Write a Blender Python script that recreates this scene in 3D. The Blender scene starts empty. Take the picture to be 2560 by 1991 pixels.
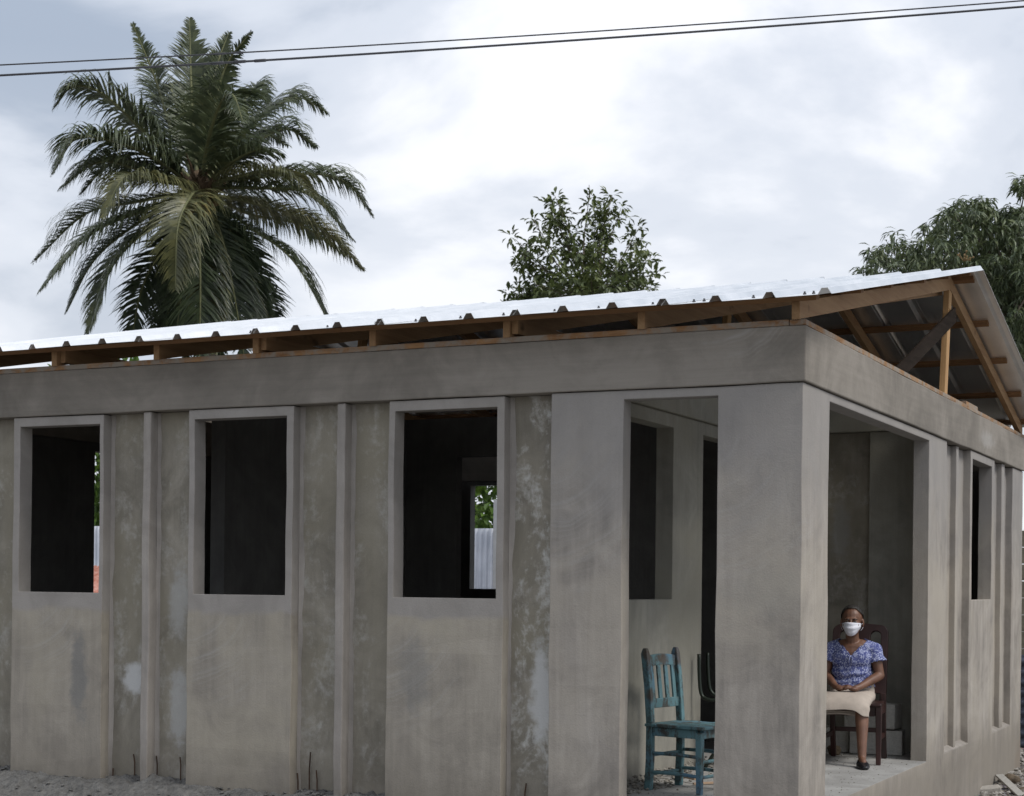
import bpy, bmesh, math, random
import numpy as np
from mathutils import Vector, Matrix, noise as mnoise

random.seed(7)
RNG = np.random.default_rng(11)
S = bpy.context.scene
COL = S.collection

# ------------------------------------------------------------------ camera
CAM = Vector((2.63587, -9.05521, 1.29420))
HEAD = math.radians(-26.21413)
ROLL = math.radians(0.61999)
FPX, PPV, PW, PH = 4105.385, 1460.194, 2560.0, 1991.0
_r = Vector((math.cos(HEAD), -math.sin(HEAD), 0)); _u = Vector((0, 0, 1))
_f = Vector((math.sin(HEAD), math.cos(HEAD), 0))
CR = _r * math.cos(ROLL) + _u * math.sin(ROLL)
CU = -_r * math.sin(ROLL) + _u * math.cos(ROLL)
cam_data = bpy.data.cameras.new('camera')
cam = bpy.data.objects.new('camera', cam_data); COL.objects.link(cam)
m = Matrix.Identity(4)
for i in range(3):
    m[i][0] = CR[i]; m[i][1] = CU[i]; m[i][2] = -_f[i]; m[i][3] = CAM[i]
cam.matrix_world = m
cam_data.sensor_fit = 'HORIZONTAL'; cam_data.sensor_width = 36.0
cam_data.lens = 36.0 * FPX / PW
cam_data.shift_y = (PPV - PH / 2) / PW
cam_data.dof.use_dof = True; cam_data.dof.focus_distance = 11.0; cam_data.dof.aperture_fstop = 7.0
cam_data.clip_start = 0.05; cam_data.clip_end = 3000
S.camera = cam

# ------------------------------------------------------------------ sky, sun, exposure
SUN_EL, SUN_AZ = math.radians(50), math.radians(98)      # azimuth clockwise from +Y
W = bpy.data.worlds.new('World'); S.world = W; W.use_nodes = True
nt = W.node_tree; nt.nodes.clear()
def wn(t, **k):
    n = nt.nodes.new(t)
    for a, b in k.items(): setattr(n, a, b)
    return n
def wl(a, b): nt.links.new(a, b)
def wmath(op, a, b=None, c=None, clamp=False):
    n = wn('ShaderNodeMath', operation=op, use_clamp=clamp)
    for i, v in enumerate((a, b, c)):
        if v is None: continue
        if isinstance(v, (int, float)): n.inputs[i].default_value = v
        else: wl(v, n.inputs[i])
    return n.outputs[0]
sky = wn('ShaderNodeTexSky', sky_type='NISHITA'); sky.sun_disc = False
sky.sun_elevation = SUN_EL; sky.sun_rotation = SUN_AZ
tc = wn('ShaderNodeTexCoord'); sep = wn('ShaderNodeSeparateXYZ'); wl(tc.outputs['Generated'], sep.inputs[0])
zc = wmath('MAXIMUM', sep.outputs[2], 0.0)
den = wmath('ADD', zc, 0.30)
px = wmath('DIVIDE', sep.outputs[0], den); py = wmath('DIVIDE', sep.outputs[1], den)
comb = wn('ShaderNodeCombineXYZ'); wl(px, comb.inputs[0]); wl(py, comb.inputs[1])
n1 = wn('ShaderNodeTexNoise'); wl(comb.outputs[0], n1.inputs['Vector'])
n1.inputs['Scale'].default_value = 1.75; n1.inputs['Detail'].default_value = 8.0; n1.inputs['Roughness'].default_value = 0.51
n1.inputs['Distortion'].default_value = 0.25
r1 = wn('ShaderNodeValToRGB'); wl(n1.outputs['Fac'], r1.inputs[0])
r1.color_ramp.interpolation = 'EASE'
e = r1.color_ramp.elements
e[0].position = 0.405; e[0].color = (3.9, 4.55, 5.6, 1)
e[1].position = 0.60; e[1].color = (9.5, 9.65, 10.1, 1)
e.new(0.50).color = (6.8, 7.25, 8.1, 1)
mix = wn('ShaderNodeMix', data_type='RGBA'); mix.inputs['Factor'].default_value = 0.94
low = wn('ShaderNodeMapRange'); low.inputs['From Min'].default_value = 0.30; low.inputs['From Max'].default_value = 0.06
low.inputs['To Min'].default_value = 0.0; low.inputs['To Max'].default_value = 0.5; wl(zc, low.inputs['Value'])
mlow = wn('ShaderNodeMix', data_type='RGBA'); wl(low.outputs[0], mlow.inputs['Factor']); wl(r1.outputs[0], mlow.inputs['A']); mlow.inputs['B'].default_value = (10.0, 10.2, 10.6, 1)
wl(sky.outputs[0], mix.inputs['A']); wl(mlow.outputs['Result'], mix.inputs['B'])
# overcast sky: brighter towards the zenith, whiter towards the horizon
grad = wmath('ADD', wmath('MULTIPLY', zc, 0.45), 0.90)
vm = wn('ShaderNodeVectorMath', operation='SCALE'); wl(mix.outputs['Result'], vm.inputs[0]); wl(grad, vm.inputs['Scale'])
bg = wn('ShaderNodeBackground'); bg.inputs['Strength'].default_value = 0.1
wl(vm.outputs[0], bg.inputs['Color'])
wo = wn('ShaderNodeOutputWorld'); wl(bg.outputs[0], wo.inputs['Surface'])

sd = bpy.data.lights.new('sun', 'SUN'); sd.energy = 2.1; sd.angle = math.radians(18); sd.color = (1.0, 0.965, 0.91)
sun = bpy.data.objects.new('sun', sd); COL.objects.link(sun)
sdir = Vector((math.sin(SUN_AZ) * math.cos(SUN_EL), math.cos(SUN_AZ) * math.cos(SUN_EL), math.sin(SUN_EL)))
sun.rotation_euler = sdir.to_track_quat('Z', 'Y').to_euler(); sun.location = sdir * 60

S.view_settings.view_transform = 'Standard'; S.view_settings.look = 'None'
S.view_settings.exposure = 0.13; S.view_settings.gamma = 1.0
S.view_settings.use_curve_mapping = False
S.render.engine = 'CYCLES'
S.cycles.max_bounces = 8; S.cycles.use_denoising = True

# ------------------------------------------------------------------ helpers
def at(u, v, axis, val):
    """world point where the view ray of photo pixel (u, v) meets an axis plane (used once, to survey the place)"""
    d = CR * ((u - PW / 2) / FPX) + CU * ((PPV - v) / FPX) + _f
    t = (val - CAM[axis]) / d[axis]
    return CAM + d * t
def at_dist(u, v, dist):
    d = CR * ((u - PW / 2) / FPX) + CU * ((PPV - v) / FPX) + _f
    return CAM + d * (dist / math.hypot(d[0], d[1]))

class MB:
    def __init__(s): s.v = []; s.f = []
    def add(s, vs, fs):
        o = len(s.v); s.v += [tuple(p) for p in vs]; s.f += [tuple(i + o for i in f) for f in fs]
    def box(s, a, b, M=None):
        x0, y0, z0 = a; x1, y1, z1 = b
        vs = [Vector(p) for p in ((x0,y0,z0),(x1,y0,z0),(x1,y1,z0),(x0,y1,z0),(x0,y0,z1),(x1,y0,z1),(x1,y1,z1),(x0,y1,z1))]
        if M is not None: vs = [M @ p for p in vs]
        s.add(vs, [(0,3,2,1),(4,5,6,7),(0,1,5,4),(1,2,6,5),(2,3,7,6),(3,0,4,7)])
    def beam(s, p, q, w, h, side=None):
        """bar from p to q; w along the side axis, h along the other"""
        p, q = Vector(p), Vector(q); d = (q - p); L = d.length; d.normalize()
        sd_ = Vector(side) if side is not None else (Vector((1,0,0)) if abs(d.x) < .9 else Vector((0,1,0)))
        sd_ = (sd_ - d * sd_.dot(d)).normalized(); up = d.cross(sd_)
        M = Matrix(((sd_.x, up.x, d.x, p.x), (sd_.y, up.y, d.y, p.y), (sd_.z, up.z, d.z, p.z), (0,0,0,1)))
        s.box((-w/2, -h/2, 0), (w/2, h/2, L), M)
    def tube(s, pts, rad, n=10, cap=True, closed=False):
        pts = [Vector(p) for p in pts]; N = len(pts)
        if not hasattr(rad, '__len__'): rad = [rad] * N
        rings = []; prev = None
        for i, p in enumerate(pts):
            a = pts[(i-1) % N] if (closed or i > 0) else p
            b = pts[(i+1) % N] if (closed or i < N-1) else p
            t = (b - a).normalized()
            if prev is None:
                ref = Vector((0,0,1)) if abs(t.z) < .9 else Vector((1,0,0))
                x = t.cross(ref).normalized()
            else:
                x = (prev - t * prev.dot(t)).normalized()
            prev = x; y = t.cross(x)
            rings.append([p + (x * math.cos(k*2*math.pi/n) + y * math.sin(k*2*math.pi/n)) * rad[i] for k in range(n)])
        vs = [q for r in rings for q in r]; fs = []
        M_ = N if closed else N - 1
        for i in range(M_):
            j = (i + 1) % N
            for k in range(n):
                k2 = (k+1) % n
                fs.append((i*n+k, i*n+k2, j*n+k2, j*n+k))
        if cap and not closed:
            fs.append(tuple(range(n-1, -1, -1))); fs.append(tuple(range((N-1)*n, N*n)))
        s.add(vs, fs)
    def loft(s, rings, cap0=True, cap1=True):
        n = len(rings[0]); vs = [q for r in rings for q in r]; fs = []
        for i in range(len(rings)-1):
            for k in range(n):
                k2 = (k+1) % n
                fs.append((i*n+k, i*n+k2, (i+1)*n+k2, (i+1)*n+k))
        if cap0: fs.append(tuple(range(n-1, -1, -1)))
        if cap1: fs.append(tuple(range((len(rings)-1)*n, len(rings)*n)))
        s.add(vs, fs)
    def ell(s, c, r, seg=16, rin=10, M=None):
        vs = []; fs = []
        for i in range(rin+1):
            th = math.pi * i / rin
            for k in range(seg):
                ph = 2*math.pi*k/seg
                p = Vector((r[0]*math.sin(th)*math.cos(ph), r[1]*math.sin(th)*math.sin(ph), r[2]*math.cos(th)))
                if M is not None: p = M @ p
                vs.append(p + Vector(c))
        for i in range(rin):
            for k in range(seg):
                k2 = (k+1) % seg
                fs.append((i*seg+k, (i+1)*seg+k, (i+1)*seg+k2, i*seg+k2))
        s.add(vs, fs)
    def mesh(s, name):
        me = bpy.data.meshes.new(name); me.from_pydata(s.v, [], s.f); me.update(); return me
    def build(s, name, mat, parent=None, bevel=0, smooth=False, seg=2, origin=None):
        return link(name, s.mesh(name), mat, parent, bevel, smooth, seg)

def link(name, me, mat, parent=None, bevel=0, smooth=False, seg=2):
    o = bpy.data.objects.new(name, me); COL.objects.link(o)
    if mat is not None:
        me.materials.clear(); me.materials.append(mat)
    if parent is not None:
        o.parent = parent
        o.matrix_parent_inverse = parent_world(parent).inverted()
    if bevel:
        b = o.modifiers.new('bevel', 'BEVEL'); b.width = bevel; b.segments = seg; b.limit_method = 'ANGLE'; b.angle_limit = math.radians(40)
    if smooth: me.shade_smooth()
    return o
def parent_world(p):
    M = p.matrix_basis.copy(); q = p
    while q.parent is not None:
        M = q.parent.matrix_basis @ q.matrix_parent_inverse @ M if False else parent_world(q.parent) @ q.matrix_parent_inverse @ q.matrix_basis
        break
    return M
def thing(name, label, cat, loc=(0,0,0), rz=0, group=None):
    o = bpy.data.objects.new(name, None); COL.objects.link(o); o.empty_display_size = .2
    o.location = loc; o.rotation_euler = (0, 0, rz)
    o['label'] = label; o['category'] = cat
    if group: o['group'] = group
    return o
def tag(o, label, cat, group=None):
    o['label'] = label; o['category'] = cat
    if group: o['group'] = group
    return o
def structure(o): o['kind'] = 'structure'; return o
def stuff(o): o['kind'] = 'stuff'; return o

def cells(xs, ys, zs, solid):
    xs, ys, zs = [sorted(set(round(q, 5) for q in t)) for t in (xs, ys, zs)]
    nx, ny, nz = len(xs)-1, len(ys)-1, len(zs)-1
    occ = {}
    for i in range(nx):
        for j in range(ny):
            for k in range(nz):
                occ[i,j,k] = bool(solid((xs[i]+xs[i+1])/2, (ys[j]+ys[j+1])/2, (zs[k]+zs[k+1])/2))
    b = MB(); idx = {}
    def vid(i, j, k):
        if (i,j,k) not in idx:
            idx[i,j,k] = len(b.v); b.v.append((xs[i], ys[j], zs[k]))
        return idx[i,j,k]
    for (i,j,k), o in occ.items():
        if not o: continue
        for (dx,dy,dz), q in (((-1,0,0),((0,0,0),(0,0,1),(0,1,1),(0,1,0))), ((1,0,0),((1,0,0),(1,1,0),(1,1,1),(1,0,1))),
                              ((0,-1,0),((0,0,0),(1,0,0),(1,0,1),(0,0,1))), ((0,1,0),((0,1,0),(0,1,1),(1,1,1),(1,1,0))),
                              ((0,0,-1),((0,0,0),(0,1,0),(1,1,0),(1,0,0))), ((0,0,1),((0,0,1),(1,0,1),(1,1,1),(0,1,1)))):
            if not occ.get((i+dx,j+dy,k+dz), False):
                b.f.append(tuple(vid(i+a, j+c, k+d) for a,c,d in q))
    return b

def refine(v, step):
    v = sorted(v); out = []
    for a, c in zip(v, v[1:]):
        n = max(1, int((c - a)/step)); out += [a + (c - a)*i/n for i in range(n)]
    return out + [v[-1]]
def wobble(b, amp=.004, f=2.3, f2=9):
    """hand-trowelled concrete: edges and faces wander by a few millimetres"""
    for i, p in enumerate(b.v):
        q = Vector(p)
        d = Vector((mnoise.noise(q*f + Vector((11, 3, 7))), mnoise.noise(q*f + Vector((1, 31, 5))), mnoise.noise(q*f + Vector((17, 2, 40))))) * amp
        d += Vector((mnoise.noise(q*f2 + Vector((11, 3, 7))), mnoise.noise(q*f2 + Vector((1, 31, 5))), mnoise.noise(q*f2 + Vector((17, 2, 40))))) * amp*.4
        b.v[i] = tuple(q + d)
    return b
def evaluated_mesh(o, name):
    dg = bpy.context.evaluated_depsgraph_get(); dg.update()
    me = bpy.data.meshes.new_from_object(o.evaluated_get(dg), depsgraph=dg); me.name = name
    return me
def remeshed(b, name, voxel, smooth=4, fac=.5):
    me = b.mesh(name); o = bpy.data.objects.new('tmp', me); COL.objects.link(o)
    r = o.modifiers.new('r', 'REMESH'); r.mode = 'VOXEL'; r.voxel_size = voxel
    if smooth:
        q = o.modifiers.new('s', 'SMOOTH'); q.iterations = smooth; q.factor = fac
    out = evaluated_mesh(o, name)
    bpy.data.objects.remove(o, do_unlink=True); bpy.data.meshes.remove(me)
    return out
def capsule(b, p0, r0, p1, r1, n=14):
    p0, p1 = Vector(p0), Vector(p1); d = (p1 - p0); L = d.length; d.normalize()
    pts = []; rad = []
    for a in (90, 60, 30): pts.append(p0 - d * r0 * math.sin(math.radians(a))); rad.append(max(r0 * math.cos(math.radians(a)), 1e-4))
    for t in (0, .25, .5, .75, 1): pts.append(p0 + d * L * t); rad.append(r0 + (r1-r0)*t)
    for a in (30, 60, 90): pts.append(p1 + d * r1 * math.sin(math.radians(a))); rad.append(max(r1 * math.cos(math.radians(a)), 1e-4))
    b.tube(pts, rad, n)

# ------------------------------------------------------------------ materials
class NT:
    def __init__(s, name):
        s.m = bpy.data.materials.new(name); s.m.use_nodes = True; s.t = s.m.node_tree
        s.b = s.t.nodes['Principled BSDF']; s.out = s.t.nodes['Material Output']
        g = s.n('ShaderNodeNewGeometry'); s.pos = g.outputs['Position']; s.geo = g
    def n(s, t, **k):
        q = s.t.nodes.new(t)
        for a, b in k.items(): setattr(q, a, b)
        return q
    def l(s, a, b): s.t.links.new(a, b)
    def inp(s, sock, v):
        if hasattr(v, 'is_linked'): s.l(v, sock)
        else: sock.default_value = v
    def map(s, scale=(1,1,1), rot=(0,0,0), loc=(0,0,0), vec=None):
        q = s.n('ShaderNodeMapping'); s.l(vec or s.pos, q.inputs['Vector'])
        q.inputs['Scale'].default_value = scale; q.inputs['Rotation'].default_value = rot; q.inputs['Location'].default_value = loc
        return q.outputs[0]
    def noise(s, scale, detail=4, rough=.55, dist=0, vec=None):
        q = s.n('ShaderNodeTexNoise'); s.l(vec or s.pos, q.inputs['Vector'])
        q.inputs['Scale'].default_value = scale; q.inputs['Detail'].default_value = detail
        q.inputs['Roughness'].default_value = rough; q.inputs['Distortion'].default_value = dist
        return q.outputs['Fac']
    def ramp(s, fac, stops, interp='LINEAR'):
        q = s.n('ShaderNodeValToRGB'); s.l(fac, q.inputs[0]); e = q.color_ramp.elements; q.color_ramp.interpolation = interp
        def c4(c): return (c, c, c, 1) if isinstance(c, (int, float)) else (c[0], c[1], c[2], 1)
        e[0].position, e[0].color = stops[0][0], c4(stops[0][1]); e[1].position, e[1].color = stops[-1][0], c4(stops[-1][1])
        for p, c in stops[1:-1]: e.new(p).color = c4(c)
        return q.outputs[0]
    def mix(s, fac, a, b, blend='MIX'):
        q = s.n('ShaderNodeMix', data_type='RGBA', blend_type=blend); q.clamp_factor = True
        s.inp(q.inputs['Factor'], fac)
        for sock, v in ((q.inputs['A'], a), (q.inputs['B'], b)):
            if isinstance(v, tuple) and len(v) == 3: v = (*v, 1)
            s.inp(sock, v)
        return q.outputs['Result']
    def math(s, op, a, b=0.0, clamp=False):
        q = s.n('ShaderNodeMath', operation=op, use_clamp=clamp); s.inp(q.inputs[0], a); s.inp(q.inputs[1], b); return q.outputs[0]
    def spot(s, c, r, edge=.6):
        """soft blob mask round world point c with radii r, with a ragged rim"""
        q = s.n('ShaderNodeVectorMath', operation='SUBTRACT'); s.l(s.pos, q.inputs[0]); q.inputs[1].default_value = c
        q2 = s.n('ShaderNodeVectorMath', operation='DIVIDE'); s.l(q.outputs[0], q2.inputs[0]); q2.inputs[1].default_value = r
        q3 = s.n('ShaderNodeVectorMath', operation='LENGTH'); s.l(q2.outputs[0], q3.inputs[0])
        d = s.math('ADD', q3.outputs['Value'], s.math('MULTIPLY', s.math('SUBTRACT', s.noise(9, 5, .65), .5), 1.6))
        return s.ramp(d, [(1-edge, 1.0), (1.05, 0.0)], 'EASE')
    def bump(s, h, strength=.3, dist=.01):
        q = s.n('ShaderNodeBump'); q.inputs['Strength'].default_value = strength; q.inputs['Distance'].default_value = dist
        s.l(h, q.inputs['Height']); s.l(q.outputs[0], s.b.inputs['Normal'])
    def done(s, col=None, rough=None, metal=None, spec=None):
        if col is not None: s.inp(s.b.inputs['Base Color'], (*col, 1) if isinstance(col, tuple) and len(col) == 3 else col)
        if rough is not None: s.inp(s.b.inputs['Roughness'], rough)
        if metal is not None: s.inp(s.b.inputs['Metallic'], metal)
        if spec is not None: s.b.inputs['Specular IOR Level'].default_value = spec
        return s.m

def plaster(name, c_dark, c_mid, c_light, warm=None, streak=.5, blotch=1.3, height_split=None, spots=(), grain=.5, white=0.0, off=0.0, extra=None, arcs=(), brush=(26, 26, 1.3)):
    t = NT(name)
    p = t.map(loc=(off, off*1.7, off*.6))
    big = t.noise(blotch, 6, .6, .9, p)
    st = t.noise(1.0, 5, .6, .5, t.map(scale=(7, 7, .8), loc=(off, off, 0)))
    tr = t.noise(2.3, 4, .6, 2.6, t.map(scale=(1, 1, .8), rot=(.5, .4, .3), loc=(off, 0, off)))
    fac = t.math('ADD', t.math('MULTIPLY', big, 1 - streak * .5), t.math('MULTIPLY', st, streak * .5))
    fac = t.math('ADD', t.math('MULTIPLY', fac, .72), t.math('MULTIPLY', tr, .28))
    col = t.ramp(fac, [(.39, c_dark), (.5, c_mid), (.61, c_light)])
    br = t.noise(1.0, 4, .65, .25, t.map(scale=brush, loc=(off, 0, off)))
    col = t.mix(.38, col, t.mix(1.0, col, t.ramp(br, [(.36, .84), (.5, 1.0), (.64, 1.13)]), 'MULTIPLY'))
    for c, r in arcs:
        q = t.n('ShaderNodeVectorMath', operation='SUBTRACT'); t.l(t.pos, q.inputs[0]); q.inputs[1].default_value = c
        q3 = t.n('ShaderNodeVectorMath', operation='LENGTH'); t.l(q.outputs[0], q3.inputs[0])
        cx = t.n('ShaderNodeCombineXYZ'); t.l(t.math('ADD', q3.outputs['Value'], t.math('MULTIPLY', t.noise(2.5, 3, .5), .12)), cx.inputs[0])
        sw = t.ramp(t.noise(20, 6, .7, 0, cx.outputs[0]), [(.47, 0.0), (.70, .62)])
        msk = t.math('MULTIPLY', sw, t.spot((c[0]+.28, c[1], c[2]-.45), r, .8))
        col = t.mix(msk, col, (.385, .375, .355))
    if warm is not None:
        w = t.ramp(t.noise(.9, 5, .6, .6, t.map(loc=(3+off, 1, 5))), [(.45, 0.0), (.62, .75)])
        col = t.mix(w, col, warm)
    if height_split is not None:
        z0, z1, up = height_split
        sz = t.n('ShaderNodeSeparateXYZ'); t.l(t.pos, sz.inputs[0])
        zz = t.math('ADD', sz.outputs[2], t.math('MULTIPLY', t.math('SUBTRACT', t.noise(1.6, 5, .6, 1.2), .5), 1.3))
        mr = t.n('ShaderNodeMapRange'); mr.inputs['From Min'].default_value = z0; mr.inputs['From Max'].default_value = z1
        t.l(zz, mr.inputs['Value'])
        col = t.mix(t.math('MULTIPLY', mr.outputs[0], .7), col, up)
    if white > 0:
        wm = t.ramp(t.math('MULTIPLY', t.noise(3.2, 8, .7, .6, t.map(scale=(1.6, 1.6, .8), loc=(off, 4, 2))), t.math('ADD', t.noise(19, 6, .7), .52)), [(.53, 0.0), (.74, white)])
        col = t.mix(wm, col, (.52, .51, .48))
    for c, r, k, colr in spots:
        col = t.mix(t.math('MULTIPLY', t.spot(c, r), k), col, colr)
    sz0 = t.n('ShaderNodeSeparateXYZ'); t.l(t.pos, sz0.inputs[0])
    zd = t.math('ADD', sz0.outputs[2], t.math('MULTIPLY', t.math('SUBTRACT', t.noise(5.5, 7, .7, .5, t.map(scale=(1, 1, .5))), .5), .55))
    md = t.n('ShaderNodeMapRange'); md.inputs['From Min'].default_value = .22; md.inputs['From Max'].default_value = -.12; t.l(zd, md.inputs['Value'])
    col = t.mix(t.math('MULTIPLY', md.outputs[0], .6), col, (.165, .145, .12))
    if extra is not None: col = extra(t, col)
    fine = t.noise(85, 3, .6)
    speck = t.ramp(t.noise(170, 2, .5), [(.30, .80), (.42, 1.0), (.6, 1.0), (.74, 1.10)])
    col = t.mix(grain, col, t.mix(1.0, col, speck, 'MULTIPLY'))
    h = t.math('ADD', t.math('MULTIPLY', fine, .35), t.math('MULTIPLY', tr, .65))
    t.bump(h, .35, .012)
    return t.done(col, t.ramp(big, [(.3, .93), (.7, .78)]), spec=.3)

GREY = ((0.2182, 0.1978, 0.1754), (0.3079, 0.2789, 0.2454), (0.3917, 0.3556, 0.3136))
M_plaster = plaster('grey_cement_plaster', *GREY, warm=(0.3749, 0.3371, 0.2833), streak=1.0, height_split=(1.35, 2.2, (0.2517, 0.2399, 0.2325)),
    arcs=[((-1.62, 0, 2.28), (.62, .5, .80)), ((-.60, 0, 2.20), (.62, .5, .75)), ((0, 3.0, 2.0), (.3, 1.0, .6))],
    spots=[((-.22, 0, 1.25), (.3, .3, .18), .25, (.30, .285, .25)), ((0, 7.6, -.4), (.3, .35, .3), .5, (.30, .22, .16))])
def bay_extra(t, col):
    sz = t.n('ShaderNodeSeparateXYZ'); t.l(t.pos, sz.inputs[0])
    zz = t.math('ADD', sz.outputs[2], t.math('MULTIPLY', t.math('SUBTRACT', t.noise(2.2, 6, .65, .6), .5), .16))
    mr = t.n('ShaderNodeMapRange'); mr.inputs['From Min'].default_value = 1.06; mr.inputs['From Max'].default_value = 1.10; t.l(zz, mr.inputs['Value'])
    g = t.ramp(t.noise(2.5, 5, .6, 1.0), [(.35, (0.2517, 0.2345, 0.2185)), (.65, (0.3246, 0.3025, 0.2833))])
    return t.mix(t.math('MULTIPLY', mr.outputs[0], .85), col, g)
M_apron = plaster('window_bay_plaster', (0.2407, 0.2173, 0.1861), (0.3079, 0.2777, 0.2346), (0.3693, 0.3341, 0.2833), warm=(0.3638, 0.3275, 0.2627), streak=.7, off=2.0, extra=bay_extra, arcs=[((-5.75, 0, 1.3), (.4, .4, .5)), ((-4.3, 0, 1.25), (.45, .4, .5)), ((-2.8, 0, 1.2), (.45, .4, .5))],
    spots=[((-5.22, 0, .62), (.10, .3, .42), .75, (.185, .182, .175)), ((-2.5, 0, .72), (.14, .3, .3), .5, (.21, .205, .195))])
M_frame = plaster('smooth_surround_plaster', (0.2386, 0.2258, 0.2059), (0.2874, 0.2714, 0.2476), (0.3362, 0.318, 0.2892), streak=.4, off=5.0)
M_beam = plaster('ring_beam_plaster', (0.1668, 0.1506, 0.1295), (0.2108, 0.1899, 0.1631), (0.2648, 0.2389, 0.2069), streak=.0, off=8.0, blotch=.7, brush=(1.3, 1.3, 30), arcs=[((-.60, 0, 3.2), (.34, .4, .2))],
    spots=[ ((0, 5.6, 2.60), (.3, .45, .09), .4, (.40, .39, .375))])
M_fin = plaster('fin_plaster', (0.2517, 0.2313, 0.2098), (0.3021, 0.2766, 0.251), (0.3581, 0.3285, 0.2984), streak=.5, off=9.0)
def raw(name, off, spots=(), w=.42):
    return plaster(name, (0.1786, 0.1624, 0.1319), (0.2464, 0.2248, 0.185), (0.3229, 0.2959, 0.2474), warm=(0.2527, 0.2285, 0.1744), streak=.35, blotch=2.2, spots=spots, grain=.9, white=w, off=off)
WH = (.50, .50, .49)
M_panels = [raw('weathered_panel_one', 1, [((-4.80, .1, .60), (.15, .3, .15), 1.0, WH)]), raw('weathered_panel_two', 21, [((-4.42, .1, .42), (.12, .3, .35), .7, (.42,.42,.41)), ((-4.42, .1, 1.15), (.12, .3, .3), .6, (.40,.40,.39))]),
            raw('weathered_panel_three', 33), raw('weathered_panel_four', 47), raw('weathered_panel_five', 58, [((-1.66, .1, .62), (.1, .3, .4), .9, WH)], .9), raw('weathered_panel_six', 71)]
M_inner = plaster('porch_inner_plaster', (0.2093, 0.2026, 0.1768), (0.2669, 0.2578, 0.2224), (0.3245, 0.3129, 0.2689), warm=(0.2826, 0.2673, 0.2171), streak=.6, off=14.0)
M_back = raw('porch_back_panel', 83, [((-.84, 4, 1.75), (.10, .3, .35), .5, (.30,.30,.29))], .45)
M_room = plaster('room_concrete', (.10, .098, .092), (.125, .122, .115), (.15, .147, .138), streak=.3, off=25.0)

def simple(name, col, rough=.6, metal=0, spec=.4, var=.15, scale=8, bump=0):
    t = NT(name); nz = t.noise(scale, 5, .6, .3)
    c = t.ramp(nz, [(.3, tuple(x*(1-var) for x in col)), (.7, tuple(min(x*(1+var), 1) for x in col))])
    if bump: t.bump(t.noise(scale*4, 4, .6), bump, .01)
    return t.done(c, rough, metal, spec)
def wood(name, c0, c1, axis='x', rough=.75, knots=True):
    t = NT(name)
    sc = {'x': (1.2, 22, 22), 'y': (22, 1.2, 22), 'z': (22, 22, 1.2)}[axis]
    g = t.noise(1.0, 6, .65, 1.2, t.map(scale=sc)); b = t.noise(1.3, 3, .5)
    f = t.math('ADD', t.math('MULTIPLY', g, .65), t.math('MULTIPLY', b, .35))
    col = t.ramp(f, [(.32, c0), (.66, c1)])
    if knots:
        k = t.ramp(t.noise(4.2, 2, .4, 0, t.map(scale=(1, 1, 1.4))), [(.70, 0.0), (.76, .8)])
        col = t.mix(k, col, tuple(x * .35 for x in c0))
    t.bump(g, .3, .004)
    return t.done(col, rough, spec=.25)
M_lumber_y = wood('sawn_lumber_along', (0.243, 0.1348, 0.0653), (0.396, 0.2523, 0.1348), 'y')
M_lumber_x = wood('sawn_lumber_across', (0.1584, 0.0782, 0.0354), (0.2592, 0.1462, 0.0714), 'x')
M_lumber_z = wood('sawn_lumber_upright', (.32, .18, .08), (.52, .33, .16), 'z')
def stained_plate():
    t = NT('cement_stained_plate'); g = t.noise(1.0, 6, .65, 1.2, t.map(scale=(3, 3, 30))); c = t.ramp(t.noise(7, 6, .7, .4), [(.42, 0.0), (.58, .9)])
    col = t.mix(c, t.ramp(g, [(.35, (.20, .105, .05)), (.65, (.36, .21, .105))]), (.27, .245, .21))
    t.bump(g, .3, .004); return t.done(col, .85, spec=.2)
M_plate = stained_plate()
M_oldwood = wood('old_grey_plank', (.012, .009, .007), (.034, .026, .021), 'y', .95); M_oldwood.node_tree.nodes['Principled BSDF'].inputs['Specular IOR Level'].default_value = .08
def metal_sheet():
    t = NT('zinc_alloy_sheet'); n_ = t.noise(2.5, 5, .6); sp = t.noise(60, 3, .6)
    col = t.ramp(t.math('ADD', t.math('MULTIPLY', n_, .7), t.math('MULTIPLY', sp, .3)), [(.35, (.82, .83, .83)), (.65, (.92, .92, .92))])
    return t.done(col, t.ramp(n_, [(.3, .30), (.7, .40)]), .9)
M_zinc = metal_sheet()
M_screw = simple('dark_screw', (.08, .08, .085), .5, .6)
def mortar_mat():
    t = NT('rough_mortar'); a = t.noise(7, 8, .72, .6); b = t.noise(34, 6, .7); v = t.n('ShaderNodeTexVoronoi'); v.inputs['Scale'].default_value = 26; t.l(t.pos, v.inputs['Vector'])
    col = t.ramp(t.math('ADD', t.math('MULTIPLY', a, .6), t.math('MULTIPLY', b, .4)), [(.32, (.085, .082, .077)), (.5, (.155, .151, .143)), (.68, (.235, .229, .216))])
    t.bump(t.math('ADD', b, t.math('MULTIPLY', v.outputs['Distance'], .6)), .9, .03)
    return t.done(col, .95, spec=.15)
M_mortar = mortar_mat()
def ground_mat():
    t = NT('gravelly_ground'); a = t.noise(.6, 8, .65, .4); b = t.noise(12, 8, .7); v = t.n('ShaderNodeTexVoronoi'); v.inputs['Scale'].default_value = 22; t.l(t.pos, v.inputs['Vector'])
    col = t.ramp(t.math('ADD', t.math('MULTIPLY', a, .5), t.math('MULTIPLY', b, .5)), [(.32, (.14, .132, .12)), (.52, (.24, .23, .215)), (.68, (.35, .34, .325))])
    col = t.mix(.35, col, t.mix(1.0, col, v.outputs['Color'], 'MULTIPLY'))
    t.bump(t.math('ADD', b, v.outputs['Distance']), .8, .03)
    return t.done(col, .95, spec=.15)
M_ground = ground_mat()
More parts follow.
